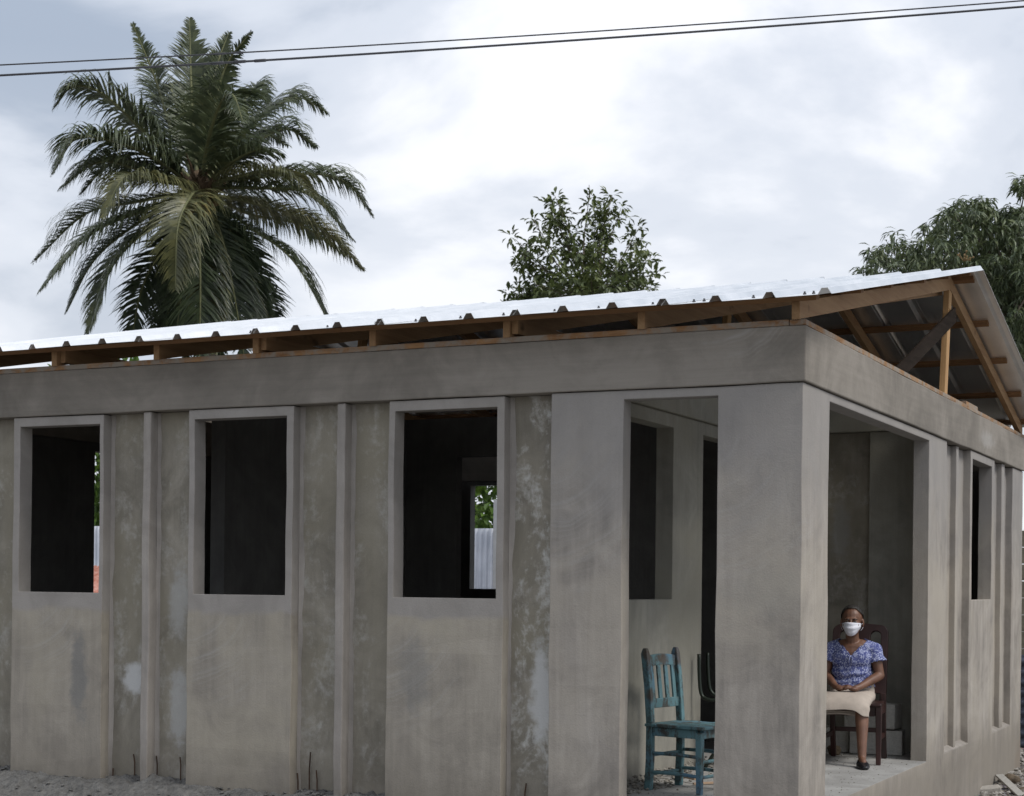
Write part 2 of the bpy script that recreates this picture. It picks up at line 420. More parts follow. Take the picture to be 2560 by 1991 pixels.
def floor_mat():
    t = NT('dusty_floor_slab'); a = t.noise(1.6, 7, .6, .8); b = t.noise(45, 6, .75); c = t.noise(14, 5, .7)
    col = t.ramp(a, [(.33, (.25, .243, .23)), (.5, (.32, .313, .298)), (.66, (.40, .392, .375))])
    col = t.mix(t.ramp(t.math('MULTIPLY', b, c), [(.29, 0.0), (.40, .6)]), col, (.20, .185, .165))
    t.bump(b, .6, .01)
    return t.done(col, .93, spec=.2)
M_floor = floor_mat()
def block_mat():
    t = NT('concrete_block'); a = t.noise(5, 6, .7); b = t.noise(70, 4, .7)
    col = t.ramp(t.math('ADD', t.math('MULTIPLY', a, .5), t.math('MULTIPLY', b, .5)), [(.35, (.33, .32, .29)), (.65, (.53, .515, .48))])
    t.bump(b, .9, .008); return t.done(col, .95, spec=.15)
M_block = block_mat()
def rust_mat(name, c0, c1):
    t = NT(name); a = t.noise(5, 7, .7, .4)
    return t.done(t.ramp(a, [(.35, c0), (.65, c1)]), .85, spec=.2)
M_rebar = rust_mat('rusty_rebar', (.035, .024, .018), (.09, .05, .03))
def leaf_mat(name, c0, c1, c2=None, scale=2.2, rough=.45, trans=.25):
    t = NT(name); a = t.noise(scale, 3, .5)
    oi = t.n('ShaderNodeTexWhiteNoise', noise_dimensions='3D')
    sn = t.n('ShaderNodeVectorMath', operation='SNAP'); t.l(t.pos, sn.inputs[0]); sn.inputs[1].default_value = (.13, .13, .13)
    t.l(sn.outputs[0], oi.inputs['Vector'])
    f = t.math('ADD', t.math('MULTIPLY', a, .55), t.math('MULTIPLY', oi.outputs['Value'], .45))
    stops = [(.28, c0), (.68, c1)] + ([(.92, c2)] if c2 else [])
    if not c2: stops = [(.28, c0), (.75, c1)]
    col = t.ramp(f, stops)
    t.done(col, rough, spec=.5)
    tr = t.n('ShaderNodeBsdfTranslucent'); t.l(col, tr.inputs['Color'])
    mx = t.n('ShaderNodeMixShader'); mx.inputs[0].default_value = trans
    t.l(t.b.outputs[0], mx.inputs[1]); t.l(tr.outputs[0], mx.inputs[2]); t.l(mx.outputs[0], t.out.inputs['Surface'])
    return t.m
M_palm = leaf_mat('palm_leaflet', (.042, .056, .030), (.095, .115, .056), (.16, .165, .07), 1.2, .32)
M_palm_old = leaf_mat('palm_leaflet_ageing', (.065, .072, .030), (.135, .135, .054), (.22, .17, .06), 1.2, .42)
M_palm_dark = leaf_mat('palm_leaflet_deep', (.026, .038, .020), (.055, .075, .034), None, 1.2, .42)
M_avo = leaf_mat('broad_tree_leaf', (.050, .068, .024), (.115, .145, .042), (.21, .24, .055), 1.3, .42)
M_mango = leaf_mat('long_drooping_leaf', (.060, .082, .042), (.120, .150, .064), (.21, .23, .09), 1.1, .40)
M_bush = leaf_mat('bright_bush_leaf', (.05, .10, .02), (.13, .22, .035), (.22, .30, .05), 1.5, .5, .4)
M_midrib = simple('palm_midrib', (.12, .125, .055), .6, var=.3, scale=3)
M_bark = simple('tree_bark', (.14, .115, .09), .9, var=.35, scale=9, bump=.6)
M_fibre = simple('palm_fibre', (.085, .055, .03), .9, var=.4, scale=14, bump=.8)
M_coco = simple('green_brown_coconut', (.16, .10, .04), .6, var=.35, scale=6)
M_rubber = simple('cable_black', (.035, .036, .042), .55)
M_bird = simple('dark_plumage', (.03, .028, .028), .7)

# ------------------------------------------------------------------ the ground
def sm(a, b, x):
    t = min(max((x - a) / (b - a), 0), 1); return t*t*(3-2*t)
def ground_z(x, y):
    z = -.36 - .12 * sm(-1.2, .3, x) * sm(-3, 3, y) - .17 * sm(7.8, 11, y)
    n = mnoise.noise(Vector((x*.35, y*.35, 1.3)))*.05 + mnoise.noise(Vector((x*1.6, y*1.6, 4)))*.025 + mnoise.noise(Vector((x*5, y*5, 9)))*.012
    k = sm(60, 15, math.hypot(x, y))
    return z + n * k
def axis_pts(c, near, step, far):
    a = list(np.arange(-near, near + 1e-6, step)); d = step; q = near
    while q < far: d *= 1.35; q += d; a += [q, -q]
    return sorted(c + t for t in a)
gx, gy = axis_pts(-2.0, 12, .22, 900), axis_pts(1.0, 14, .22, 900)
b = MB(); b.v = [(x, y, ground_z(x, y)) for x in gx for y in gy]
ny_ = len(gy)
b.f = [(i*ny_+j, (i+1)*ny_+j, (i+1)*ny_+j+1, i*ny_+j+1) for i in range(len(gx)-1) for j in range(ny_-1)]
structure(b.build('ground', M_ground, smooth=True))

# ------------------------------------------------------------------ the house
house = thing('concrete_house', 'unfinished grey concrete house with bare window openings and a low metal gable roof', 'house', (-3.4, 3.8, 0))
ZB, ZT = 2.455, 2.775                        # underside and top of the ring beam
FZ = -.75                                     # bottom of the walls, in the ground
# porch walls: door pilaster, lintels, corner column and the whole side facade with its plinth, one plaster skin
SL = [(4.0, 4.44), (4.525, 4.96), (6.09, 6.54), (6.69, 7.05)]   # recessed slots of the side facade
def porch_solid(x, y, z):
    if y < .12:
        if x < -1.569: return False
        if -1.095 < x < -.506: return z > 2.4 or z < -.005
        return True
    if x > -.12:
        if .56 < y < 3.352: return z > 2.4 or z < -.005
        for a, c in SL:
            if a < y < c and z > 0: return x < -.065
        if (4.44 < y < 4.525 or 6.54 < y < 6.69) and z > 0: return x < -.014
        if 5.04 < y < 5.977 and 1.2 < z < 2.385: return False
        return True
    return False
pb = cells([-1.569, -1.095, -.506, -.12, -.065, -.014, 0], [0, .12, .56, 3.352, 4.0, 4.44, 4.525, 4.96, 5.04, 5.977, 6.09, 6.54, 6.69, 7.05, 7.65], refine([FZ, -.005, 0, 1.2, 2.385, 2.4, ZB-.003], .16), porch_solid)
wobble(pb, .006); pb.build('porch_wall', M_plaster, house, .006)
# sloping cement sills at the foot of each slot
for a, c in ((4.0, 4.96), (6.09, 7.05)):
    q = MB(); q.add([(-.070, a-.004, -.004), (-.070, c+.004, -.004), (-.002, a-.004, -.004), (-.002, c+.004, -.004), (-.070, a-.004, .032), (-.070, c+.004, .032), (-.002, a-.004, .004), (-.002, c+.004, .004)],
                    [(0,2,3,1), (4,5,7,6), (0,1,5,4), (2,6,7,3), (0,4,6,2), (1,3,7,5)])
    q.build('slot_sill', M_fin, house)
# left facade
WIN = [(-5.85, -5.79, -5.055, -5.022), (-4.284, -4.238, -3.491, -3.437), (-2.711, -2.668, -1.937, -1.886)]
for xo0, xl, xr, xo1 in WIN:
    q = cells([xo0, xl, xr, xo1], [0, .125], refine([FZ, 1.2, 2.388, ZB-.003], .11), lambda x, y, z, xl=xl, xr=xr: not (xl < x < xr and 1.2 < z < 2.388))
    wobble(q, .006); q.build('window_bay', M_apron, house, .003)
for x0, x1 in ((-4.678, -4.614), (-3.102, -3.039), (-6.27, -6.2)):
    q = cells([x0, x1], [0, .115], refine([FZ, ZB-.003], .1), lambda x, y, z: True); wobble(q, .006); q.build('fin', M_fin, house, .007)
for i, (x0, x1) in enumerate(((-5.022, -4.678), (-4.614, -4.284), (-3.437, -3.102), (-3.039, -2.711), (-1.886, -1.569), (-6.2, -5.85), (-6.45, -6.27))):
    q = MB(); q.box((x0-.02, .10, FZ), (x1+.02, .145, ZB)); q.build('wall_panel', M_panels[i % 6], house)
    # smeared render returns where the panel meets its right-hand neighbour
    pts0 = []; pts1 = []
    zz = np.linspace(-.1, ZB-.002, 40)
    for side, xe, sgn in ((0, x0, 1), (1, x1, -1)):
        wv = [.022 + .02*mnoise.noise(Vector((x0*3+side*9, z*1.3, 2))) + .012*mnoise.noise(Vector((x0*7, z*6, side))) for z in zz]
        rings = []
        s_ = MB()
        for z, w in zip(zz, wv):
            w = max(w, .006)
            s_.v += [(xe, .0995, z), (xe + sgn*w, .0995, z), (xe + sgn*w*.6, .092, z), (xe, .080, z)]
        for k in range(len(zz)-1):
            for a_, b_ in ((1,2), (2,3)):
                f = (k*4+a_, k*4+b_, (k+1)*4+b_, (k+1)*4+a_)
                s_.f.append(f if sgn < 0 else f[::-1])
        s_.build('render_smear', M_fin, house, smooth=True)
q = MB(); q.box((-6.85, 0, FZ), (-6.45, .125, ZB)); q.build('end_pilaster', M_plaster, house, .006)
# ring beam
rb = cells(refine([-6.866, -6.70, -.14, .018], .2), refine([-.018, .14, 7.52, 7.668], .2), [ZB+.002, ZT], lambda x, y, z: not (-6.70 < x < -.14 and .14 < y < 7.52))
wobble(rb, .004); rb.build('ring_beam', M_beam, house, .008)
# floor slab
q = MB(); q.box((-6.71, .128, -.3), (-.122, 7.5, 0)); q.box((-1.09, .0015, -.30), (-.51, .1275, -.0005)); q.box((-.1215, .565, -.3), (-.0015, 3.35, -.0005))
q.build('floor_slab', M_floor, house)
# porch inner wall with window and door
iw = cells([-1.51, -1.38], [.13, .62, 1.607, 2.213, 3.15, 3.96], [0, 1.2, 2.385, 2.478], lambda x, y, z: not ((.62 < y < 1.607 and 1.2 < z < 2.385) or (2.213 < y < 3.15 and z < 2.385)))
iw.build('inner_wall', M_inner, house, .005)
q = MB(); q.box((-1.53, .142, 2.480), (-1.352, 3.95, 2.78)); q.build('inner_beam', M_inner, house, .006)
# porch back wall: a recessed panel, a proud plastered part and its beam
q = MB(); q.box((-1.376, 4.0, 0), (-.56, 4.08, 2.535)); q.build('back_panel', M_back, house)
q = MB(); q.box((-.597, 3.935, 0), (-.122, 3.998, 2.535)); q.build('back_pilaster', M_inner, house, .006)
q = MB(); q.box((-1.376, 3.94, 0), (-.965, 3.998, 2.535)); q.build('back_pilaster', M_inner, house, .006)
q = MB(); q.box((-1.378, 3.915, 2.538), (-.142, 4.09, 2.80)); q.build('inner_beam', M_inner, house, .006)
# rooms behind
def holes(hs): return lambda x, y, z: not any(a < x < b_ and c < z < d for a, b_, c, d in hs)
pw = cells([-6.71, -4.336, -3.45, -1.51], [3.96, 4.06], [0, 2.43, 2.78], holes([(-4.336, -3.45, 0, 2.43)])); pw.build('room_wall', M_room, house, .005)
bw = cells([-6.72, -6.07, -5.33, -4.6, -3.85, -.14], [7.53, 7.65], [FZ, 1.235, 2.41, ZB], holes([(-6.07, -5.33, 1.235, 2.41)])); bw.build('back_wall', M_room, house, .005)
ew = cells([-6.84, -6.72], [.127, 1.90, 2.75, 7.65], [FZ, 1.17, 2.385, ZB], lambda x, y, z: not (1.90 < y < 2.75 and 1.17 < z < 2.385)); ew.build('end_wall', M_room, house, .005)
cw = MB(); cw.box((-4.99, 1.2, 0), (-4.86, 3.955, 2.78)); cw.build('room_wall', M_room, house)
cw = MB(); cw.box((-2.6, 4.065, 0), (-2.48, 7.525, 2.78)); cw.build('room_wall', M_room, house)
# wall plates
q = MB(); q.box((-6.86, -.012, 2.777), (-.085, .085, 2.812)); q.build('wall_plate', M_plate, house, .003)
q = MB(); q.box((-.082, -.006, 2.777), (.012, 7.66, 2.810)); q.build('wall_plate', M_plate, house, .003)
q = MB(); q.box((-6.86, 7.57, 2.777), (-.085, 7.66, 2.812)); q.build('wall_plate', M_plate, house, .003)
# roof frame
YR, YE = 4.15, 7.65
SLL, SLR = .205, .243
def zl(y): return 2.812 + SLL * y
def zr(y): return zl(YR) - SLR * (y - YR)
for i, x in enumerate((-.04, -.975, -1.87, -2.82, -3.73, -4.55, -5.45, -6.4, -6.86)):
    for sgn in (0, 1):
        q = MB(); h = .102; w = .024
        if sgn == 0: prof = [(-.025 + .012*random.uniform(-1, 1), zl), (YR-.003, zl)]
        else: prof = [(YR+.003, zr), (YE+.04, zr)]
        (y0, fn), (y1, _) = prof
        q.add([(x-w, y0, fn(y0)), (x+w, y0, fn(y0)), (x+w, y1, fn(y1)), (x-w, y1, fn(y1)), (x-w, y0, fn(y0)+h), (x+w, y0, fn(y0)+h), (x+w, y1, fn(y1)+h), (x-w, y1, fn(y1)+h)],
              [(0,3,2,1),(4,5,6,7),(0,1,5,4),(1,2,6,5),(2,3,7,6),(3,0,4,7)])
        q.build('rafter', M_lumber_y, house, .003)
def purlin(y, fn, sl):
    q = MB(); x0 = -7.0 + random.uniform(-.05, .05); x1 = .12 + random.uniform(-.03, .03)
    zz0 = fn(y) + .1035; w = .035; t_ = .030
    q.add([(x0, y-w, zz0-sl*w), (x1, y-w, zz0-sl*w), (x1, y+w, zz0+sl*w), (x0, y+w, zz0+sl*w), (x0, y-w, zz0-sl*w+t_), (x1, y-w, zz0-sl*w+t_), (x1, y+w, zz0+sl*w+t_), (x0, y+w, zz0+sl*w+t_)],
          [(0,3,2,1),(4,5,6,7),(0,1,5,4),(1,2,6,5),(2,3,7,6),(3,0,4,7)])
    q.build('purlin', M_lumber_x, house, .002)
PL = (-.055, .85, 1.7, 2.55, 3.4, 4.08); PR = (4.26, 5.15, 6.0, 6.85, 7.62)
for y in PL: purlin(y, zl, SLL)
for y in PR: purlin(y, zr, -SLR)
# king posts (the gable one leans a little) and ties
for x in (-.04, -1.87, -3.73, -5.45):
    q = MB(); q.beam((x-.002, 4.02, 2.812 if x > -.1 else 2.8), (x-.002, 4.16, 3.655), .046, .10, side=(1,0,0)); q.build('king_post', M_lumber_z, house, .003)
for x in (-1.87, -3.73, -5.45):
    q = MB(); q.box((x+.026, .0, 2.83), (x+.07, 7.6, 2.93)); q.build('ceiling_tie', M_lumber_y, house, .003)
q = MB(); q.beam((.008, 4.19, 3.47), (-.19, 2.78, 2.76), .022, .125, side=(1, .12, 0)); q.build('brace_plank', M_oldwood, house, .004)['label'] = 'old dark grey weathered plank bracing the king post'
q = MB(); q.beam((-.13, 1.2, zl(1.2)+.045), (-.13, 4.28, zl(4.28)+.005), .04, .09, side=(1,0,0)); q.build('ridge_cleat', M_lumber_y, house, .003)
q = MB(); q.box((-.075, 4.75, 2.8105), (.0, 5.25, 2.845)); q.build('timber_packer', M_plate, house, .003)
# roof sheets: trapezoid ribs 0.32 m apart
PITCH = .3129; RX0 = .193
def sheet(x0, x1, left, off, jit):
    prof = []
    k0 = math.ceil((RX0 - x1) / PITCH - 1e-6); xs = []
    prof.append((x0, 0.0))
    for k in range(60, -5, -1):
        c = RX0 - k * PITCH
        for dx, dz in ((-.038, 0), (-.017, .034), (.017, .034), (.038, 0)):
            if x0 < c + dx < x1: prof.append((c+dx, dz))
    prof.append((x1, 0.0)); prof.sort()
    ysn = ([-.27 + jit*.3, 1.0, 2.1, 3.2, YR + .02 + jit] if left else [YR - .015, 5.0, 6.0, 7.0, YE + .17 + jit*.3])
    fn = zl if left else zr; b = MB(); n = len(prof)
    for j, y in enumerate(ysn):
        for x, dz in prof:
            b.v.append((x, y, fn(y) + .137 + dz + off + .002*mnoise.noise(Vector((x*2, y*1.5, 3))) - (.004 if not left else 0)))
    for j in range(4):
        for i in range(n-1):
            b.f.append((j*n+i, j*n+i+1, (j+1)*n+i+1, (j+1)*n+i))
    o = b.build('roof_sheet', M_zinc, house)
    so = o.modifiers.new('thick', 'SOLIDIFY'); so.thickness = .0018; so.offset = 1
edges = [.236 - i*PITCH*3 for i in range(8)] + [-7.12]
for i in range(len(edges)-1):
    for left in (True, False):
        sheet(edges[i+1] - .055, edges[i] + (0 if i == 0 else .0), left, .004 * (i % 2), random.uniform(-.05, .05))
# roofing screws along the purlins
b = MB()
for fn, ys_ in ((zl, PL), (zr, PR)):
    for y in ys_:
        for k in range(-1, 23):
            for dx in ((0.16,) if k % 2 else (0.13, 0.19)):
                x = RX0 - k*PITCH - dx + random.uniform(-.02, .02)
                if x < -7.05 or x > .19: continue
                yy = y + random.uniform(-.015, .015); z = fn(yy) + .140
                b.tube([(x, yy, z-.002), (x, yy, z+.005), (x, yy, z+.006), (x, yy, z+.015)], [.010, .010, .006, .006], 6)
stuff(b.build('roof_screws', M_screw, house))
# stubs of rebar at the foot of the facade
for u, v0, v1 in ((282, 1912, 1960), (337, 1877, 1925), (393, 1881, 1930), (452, 1885, 1930), (733, 1905, 1965), (746, 1925, 1970), (775, 1860, 1975), (793, 1915, 1975), (1313, 1947, 2010)):
    a_, c_ = at(u, v0, 1, .085), at(u, v1, 1, .085)
    a_.z = c_.z + (a_.z - c_.z)*.82
    q = MB(); q.tube([(a_.x, .085, -.2), (a_.x + random.uniform(-.004, .004), .084, (a_.z+c_.z)/2), (a_.x + random.uniform(-.01, .01), .08, a_.z)], .0045, 7)
    q.build('rebar_stub', M_rebar, house)
# rough mortar banked along the foot of the facade
b = MB(); xs_ = np.arange(-6.9, -.45, .016); ys_ = list(np.arange(.15, -.40, -.016)) + list(np.arange(-.40, -1.2, -.06))
for x in xs_:
    for y in ys_:
        top = -.075 - .06 * sm(-1.95, -1.35, x) + .03*mnoise.noise(Vector((x*2.2, 0, 3)))
        z = top - .30 * sm(.06, -.95, y) - .03*sm(.12, 0, y)
        rg = mnoise.noise(Vector((x*6, y*6, 1)))*.024 + mnoise.noise(Vector((x*17, y*17, 5)))*.020 + abs(mnoise.noise(Vector((x*34, y*34, 8))))*.022
        lump = max(0, mnoise.noise(Vector((x*9, y*9, 12))))**2 * .05
        b.v.append((x, y, z + (rg + lump) * sm(-1.15, -.8, y)))
n_ = len(ys_)
b.f = [(i*n_+j, (i+1)*n_+j, (i+1)*n_+j+1, i*n_+j+1) for i in range(len(xs_)-1) for j in range(n_-1)]
b.f = [f[::-1] for f in b.f]
b.build('mortar_footing', M_mortar, house, smooth=True)
# crumbs of mortar
def pebble(b, c, r, seed, sq=(1,1,.7)):
    rnd = random.Random(seed); vs = []; ph = rnd.random()*6
    for (x, y, z) in ((1,0,0),(.5,.85,.1),(-.5,.85,-.1),(-1,0,.1),(-.5,-.85,0),(.5,-.85,-.1)):
        k = rnd.uniform(.7, 1.15); vs.append((x*k, y*k, z*k + rnd.uniform(-.2, .2)))
    vs += [(rnd.uniform(-.4,.4), rnd.uniform(-.4,.4), rnd.uniform(.75, 1)), (0, 0, -.8)]
    ca, sa = math.cos(ph), math.sin(ph)
    P = [(c[0] + r*sq[0]*(x*ca - y*sa), c[1] + r*sq[1]*(x*sa + y*ca), c[2] + r*sq[2]*z) for x, y, z in vs]
    fs = [(i, (i+1) % 6, 6) for i in range(6)] + [((i+1) % 6, i, 7) for i in range(6)]
    b.add(P, fs)
b = MB()
for i in range(420):
    x = random.uniform(-6.6, -1.3); y = random.choice((random.uniform(-.02, .09), random.uniform(-.5, .0)))
    z = -.075 - .06 * sm(-1.95, -1.35, x) - .30 * sm(.06, -.95, y) - .03*sm(.12, 0, y)
    pebble(b, (x, y, z + .008), random.uniform(.006, .022), i)
stuff(b.build('mortar_crumbs', M_mortar, house))
# grit on the porch floor, heaped against the inner wall
b = MB()
for i in range(1150):
    if i < 650:
        x = -1.36 + abs(random.gauss(0, .10)); y = random.uniform(.15, 3.1); r = random.uniform(.005, .019)
        z = max(0, .055 - (x+1.36)*.4) * random.random()
    else:
        x = random.uniform(-1.3, -.05); y = random.uniform(.15, 3.9); r = random.uniform(.002, .006); z = 0
        if y > 3.0 and random.random() < .5: r *= 1.8
    if x > -.13 and not (.57 < y < 3.34): continue
    pebble(b, (x, y, z + r*.4), r, i + 1000)
stuff(b.build('floor_grit', simple('floor_rubble', (.22, .205, .18), .95, var=.35, scale=30), house))

# ------------------------------------------------------------------ trees
def leaf_mesh(centres, dirs, ups, length, width, fold=.25, bend=.25):
    """many small folded leaves: 6 vertices and 4 quads-worth of faces each"""
    N = len(centres); C = np.asarray(centres); D = np.asarray(dirs); D /= np.linalg.norm(D, axis=1)[:, None] + 1e-9
    Sd = np.cross(D, np.asarray(ups)); Sd /= np.linalg.norm(Sd, axis=1)[:, None] + 1e-9
    U = np.cross(Sd, D); L = np.asarray(length)[:, None]; Wd = np.asarray(width)[:, None]
    base = C; mid = C + D*L*.5 + U*L*bend*.12; tip = C + D*L - U*L*bend*.35
    m2 = C + D*L*.78 - U*L*bend*.08
    l1 = mid + Sd*Wd*.5 + U*Wd*fold; r1 = mid - Sd*Wd*.5 + U*Wd*fold
    l2 = m2 + Sd*Wd*.36 + U*Wd*fold*.7; r2 = m2 - Sd*Wd*.36 + U*Wd*fold*.7
    V = np.stack([base, mid, m2, tip, l1, r1, l2, r2], 1).reshape(-1, 3)
    F = []
    pat = [(0,1,4), (0,5,1), (1,2,6,4), (1,5,7,2), (2,3,6), (2,7,3)]
    for i in range(N):
        o = i*8
        for f in pat: F.append(tuple(o+k for k in f))
    return V, F
def leaves_obj(name, V, F, mat, parent):
    me = bpy.data.meshes.new(name); me.from_pydata(V.tolist(), [], F); me.update()
    return link(name, me, mat, parent)
def bez(pts, n):
    P = [Vector(p) for p in pts]; out = []
    ext = [P[0]*2 - P[1]] + P + [P[-1]*2 - P[-2]]
    segs = len(P) - 1
    for i in range(n):
        t = i/(n-1)*segs; k = min(int(t), segs-1); t -= k
        p0, p1, p2, p3 = ext[k:k+4]
        out.append(.5*((2*p1) + (p2-p0)*t + (2*p0-5*p1+4*p2-p3)*t*t + (3*p1-p0-3*p2+p3)*t**3))
    return out

# --- coconut palm
PD = 34.0
def zp(x, y, dd=0): return at_dist(x/1.976, y/1.976, PD + dd)     # surveyed from the photograph
hub = zp(985, 930)
palm = thing('coconut_palm', 'tall coconut palm with a full crown of drooping fronds behind the house', 'palm tree', (hub.x, hub.y, -.4))
view = Vector((hub.x - CAM.x, hub.y - CAM.y, 0)).normalized(); lat = Vector((view.y, -view.x, 0))
def frond(pts, mat, Lm=.78, n=56, nrm=None, droop=1.0, vee=.35, width=.062, dens=1.35):
    if nrm is None: droop *= 1.25; vee = .38; Lm *= 1.36; dens = 2.4; width = .056; width = .050
    else: dens = 2.2; width = .058
    rnd = random.Random(len(bpy.data.objects))
    C = bez(pts, 40); cum = [0]
    for a_, c_ in zip(C, C[1:]): cum.append(cum[-1] + (c_-a_).length)
    LT = cum[-1]
    def at_s(s):
        s = min(max(s, 0), LT); k = min(max(np.searchsorted(cum, s) - 1, 0), len(C)-2)
        t = (s - cum[k])/max(cum[k+1]-cum[k], 1e-6); return C[k].lerp(C[k+1], t), (C[k+1]-C[k]).normalized()
    V = []; F = []
    def strip(p, T, Sv, N, L, g):
        ang = rnd.uniform(.68, 1.08)
        d = (T*math.cos(ang) + Sv*math.sin(ang) + N*vee*rnd.uniform(.4, 1.1)).normalized()
        q = p.copy(); ns = 5; o = len(V); w0 = width*rnd.uniform(.8, 1.15)
        prof = (.55, 1.0, .95, .7, .38, .04)
        for k in range(ns+1):
            dn = d.cross(Vector((0,0,1)) if abs(d.z) < .95 else N); dn = dn.normalized() if dn.length > 1e-4 else Sv
            wv = (T*.75 + dn*.25).normalized()*w0*prof[k]*.5
            V.append(tuple(q - wv)); V.append(tuple(q + wv))
            q = q + d*(L/ns)
            d = (d + Vector((0, 0, -1))*g*(.16 + .09*k)).normalized()
        for k in range(ns): F.append((o+2*k, o+2*k+1, o+2*k+3, o+2*k+2))
    nn = int(n*dens)
    for i in range(nn):
        t = .10 + .90*i/(nn-1); p, T = at_s(t*LT)
        if nrm is not None: ref = Vector(nrm)
        else: ref = Vector((0,0,1))
        Sv = T.cross(ref)
        if Sv.length < .15: Sv = T.cross(-view)
        Sv.normalize(); N = Sv.cross(T).normalized()
        pl = min(1, .35 + t*2.2) * (1 if t < .6 else max(.10, 1 - (t-.6)*2.2))
        for sg in (1, -1):
            if rnd.random() < .07: continue
            strip(p, T, Sv*sg, N, Lm*pl*rnd.uniform(.85, 1.1), droop*rnd.uniform(.6, 1.3))
    me = bpy.data.meshes.new('frond'); me.from_pydata(V, [], F); me.update()
    o = link('frond', me, mat, palm, smooth=False)
    r = MB(); r.tube(C, [.042*(1-.9*i/39)+.005 for i in range(40)], 6); r.build('midrib', M_midrib, o, smooth=True)
toC = tuple(-view); up_away = tuple(view)
H = lambda dx=0, dy=0, dd=0: zp(985+dx, 920+dy, dd)
fr = frond
# upright heart of the crown
fr([H(-10,-20), zp(948,500,.3), zp(936,95,.6)], M_palm, .74, 70, toC, .25, .2, .05)
fr([H(0,-20,.5), zp(1005,560,.9), zp(1060,260,1.3)], M_palm_dark, .62, 60, toC, .3, .2)
fr([H(-20,-30), zp(840,620,.5), zp(770,400,.7), zp(655,120,.5)], M_palm, .62, 52, tuple(lat*.6 - view*.8), .6, .15)
fr([H(20,-20), zp(1040,480,.8), zp(1080,300,1.1), zp(1130,165,1.2)], M_palm, .7, 52, toC, .5, .3)
fr([H(20,-20), zp(1070,480,.3), zp(1130,300,.2), zp(1240,160,0)], M_palm, .5, 46, tuple(lat*.6 - view*.8), .6, .15)
fr([H(-20,-30,.6), zp(880,560,1.4), zp(830,430,2.0), zp(760,520,2.6)], M_palm_dark, .8, 50, None, 1.0)
fr([H(-30,-20,.5), zp(860,640,1.5), zp(760,560,2.2), zp(700,640,2.6)], M_palm_dark, .8, 50)
# left side
fr([H(-30,-20), zp(700,640,-.3), zp(500,460,-.5), zp(360,430,-.6), zp(272,530,-.6)], M_palm, .95, 64, None, 1.0)
fr([H(-40,-10), zp(720,760,-.8), zp(520,690,-1.3), zp(370,690,-1.5), zp(268,850,-1.6)], M_palm, .95, 64, None, 1.1)
fr([H(-40,0), zp(720,850,.6), zp(540,820,.9), zp(400,960,1.0)], M_palm_dark, .75, 52)
fr([H(-30,0), zp(800,900,-1.4), zp(620,880,-2.3), zp(510,1070,-2.7)], M_palm_old, .8, 54, None, 1.2)
fr([H(-40,30), zp(660,1000,.6), zp(420,1060,1.0), zp(172,1290,1.2)], M_palm, .8, 58, None, 1.1)
fr([H(-40,40), zp(720,1040,-.6), zp(450,1160,-1.0), zp(195,1440,-1.2)], M_palm, .85, 58, None, 1.2)
fr([H(-30,60), zp(760,1110,-.4), zp(560,1310,-.7), zp(435,1650,-.9)], M_palm, .85, 58, None, 1.0)
fr([H(-30,80), zp(830,1180,.2), zp(700,1430,.2), zp(640,1760,.2)], M_palm_dark, .8, 56, toC, .8)
# front and hanging
fr([H(0,30,-.6), zp(945,970,-1.8), zp(880,1120,-2.5), zp(865,1430,-2.6)], M_palm_old, .85, 58, None, .9)
fr([H(0,60,.2), zp(890,1230,.3), zp(840,1480,.3), zp(800,1800,.3)], M_palm_dark, .85, 54, toC, .8)
fr([H(0,60,-.6), zp(985,1180,-1.0), zp(990,1440,-1.2), zp(985,1800,-1.2)], M_palm_dark, .95, 58, toC, .8)
fr([H(20,60,-.4), zp(1090,1160,-.7), zp(1150,1420,-.9), zp(1210,1780,-.9)], M_palm_dark, .95, 58, toC, .8)
fr([H(40,60,.2), zp(1200,1190,.3), zp(1290,1420,.3), zp(1400,1720,.2)], M_palm_dark, .8, 56, toC, .8)
for (x1, y1, x2, y2, d1, d2) in ((880,1200,730,1720,.8,1.0), (930,1250,860,1720,-.5,-.7), (1120,1230,1320,1700,.6,.8), (1160,1180,1350,1620,-.5,-.8), (1010,1220,1060,1740,-.9,-1.2)):
    fr([H(random.uniform(-20,30), 60, d1*.3), zp(x1, y1, d1), zp(x2, y2, d2)], random.choice((M_palm_dark, M_palm, M_palm_old)), .85, 50, tuple((-view + lat*random.uniform(-1.3,1.3)).normalized()), 1.0)
# right side
fr([H(40,50), zp(1230,1120,-.6), zp(1450,1290,-.9), zp(1640,1620,-1.0)], M_palm, .85, 58, None, 1.1)
fr([H(40,40), zp(1270,1010,.4), zp(1560,1110,.7), zp(1795,1330,.9)], M_palm_old, .8, 58, None, 1.1)
fr([H(40,40), zp(1240,1060,1.4), zp(1480,1110,2.0), zp(1700,1260,2.4)], M_palm, .8, 56, None, 1.1)
fr([H(40,0), zp(1190,870,-1.0), zp(1400,850,-1.8), zp(1600,1010,-2.2)], M_palm_old, .75, 54, None, 1.1)
fr([H(40,0), zp(1250,880,.3), zp(1560,860,.5), zp(1720,910,.6), zp(1835,1060,.6)], M_palm, .85, 60, None, 1.0)
fr([H(30,-20), zp(1170,700,.4), zp(1330,550,.8), zp(1480,485,1.0), zp(1612,555,1.1)], M_palm, .9, 60, None, 1.0)
fr([H(20,-20), zp(1100,690,1.0), zp(1210,500,1.6), zp(1285,420,1.9), zp(1340,540,2.1)], M_palm, .8, 54)
fr([H(10,-20), zp(1030,690,-.8), zp(1090,510,-1.6), zp(1150,470,-1.9), zp(1200,600,-2.3)], M_palm, .85, 54, None, 1.1)
fr([H(30,0), zp(1150,800,-.9), zp(1280,740,-1.3), zp(1390,760,-1.6)], M_palm, .7, 46)
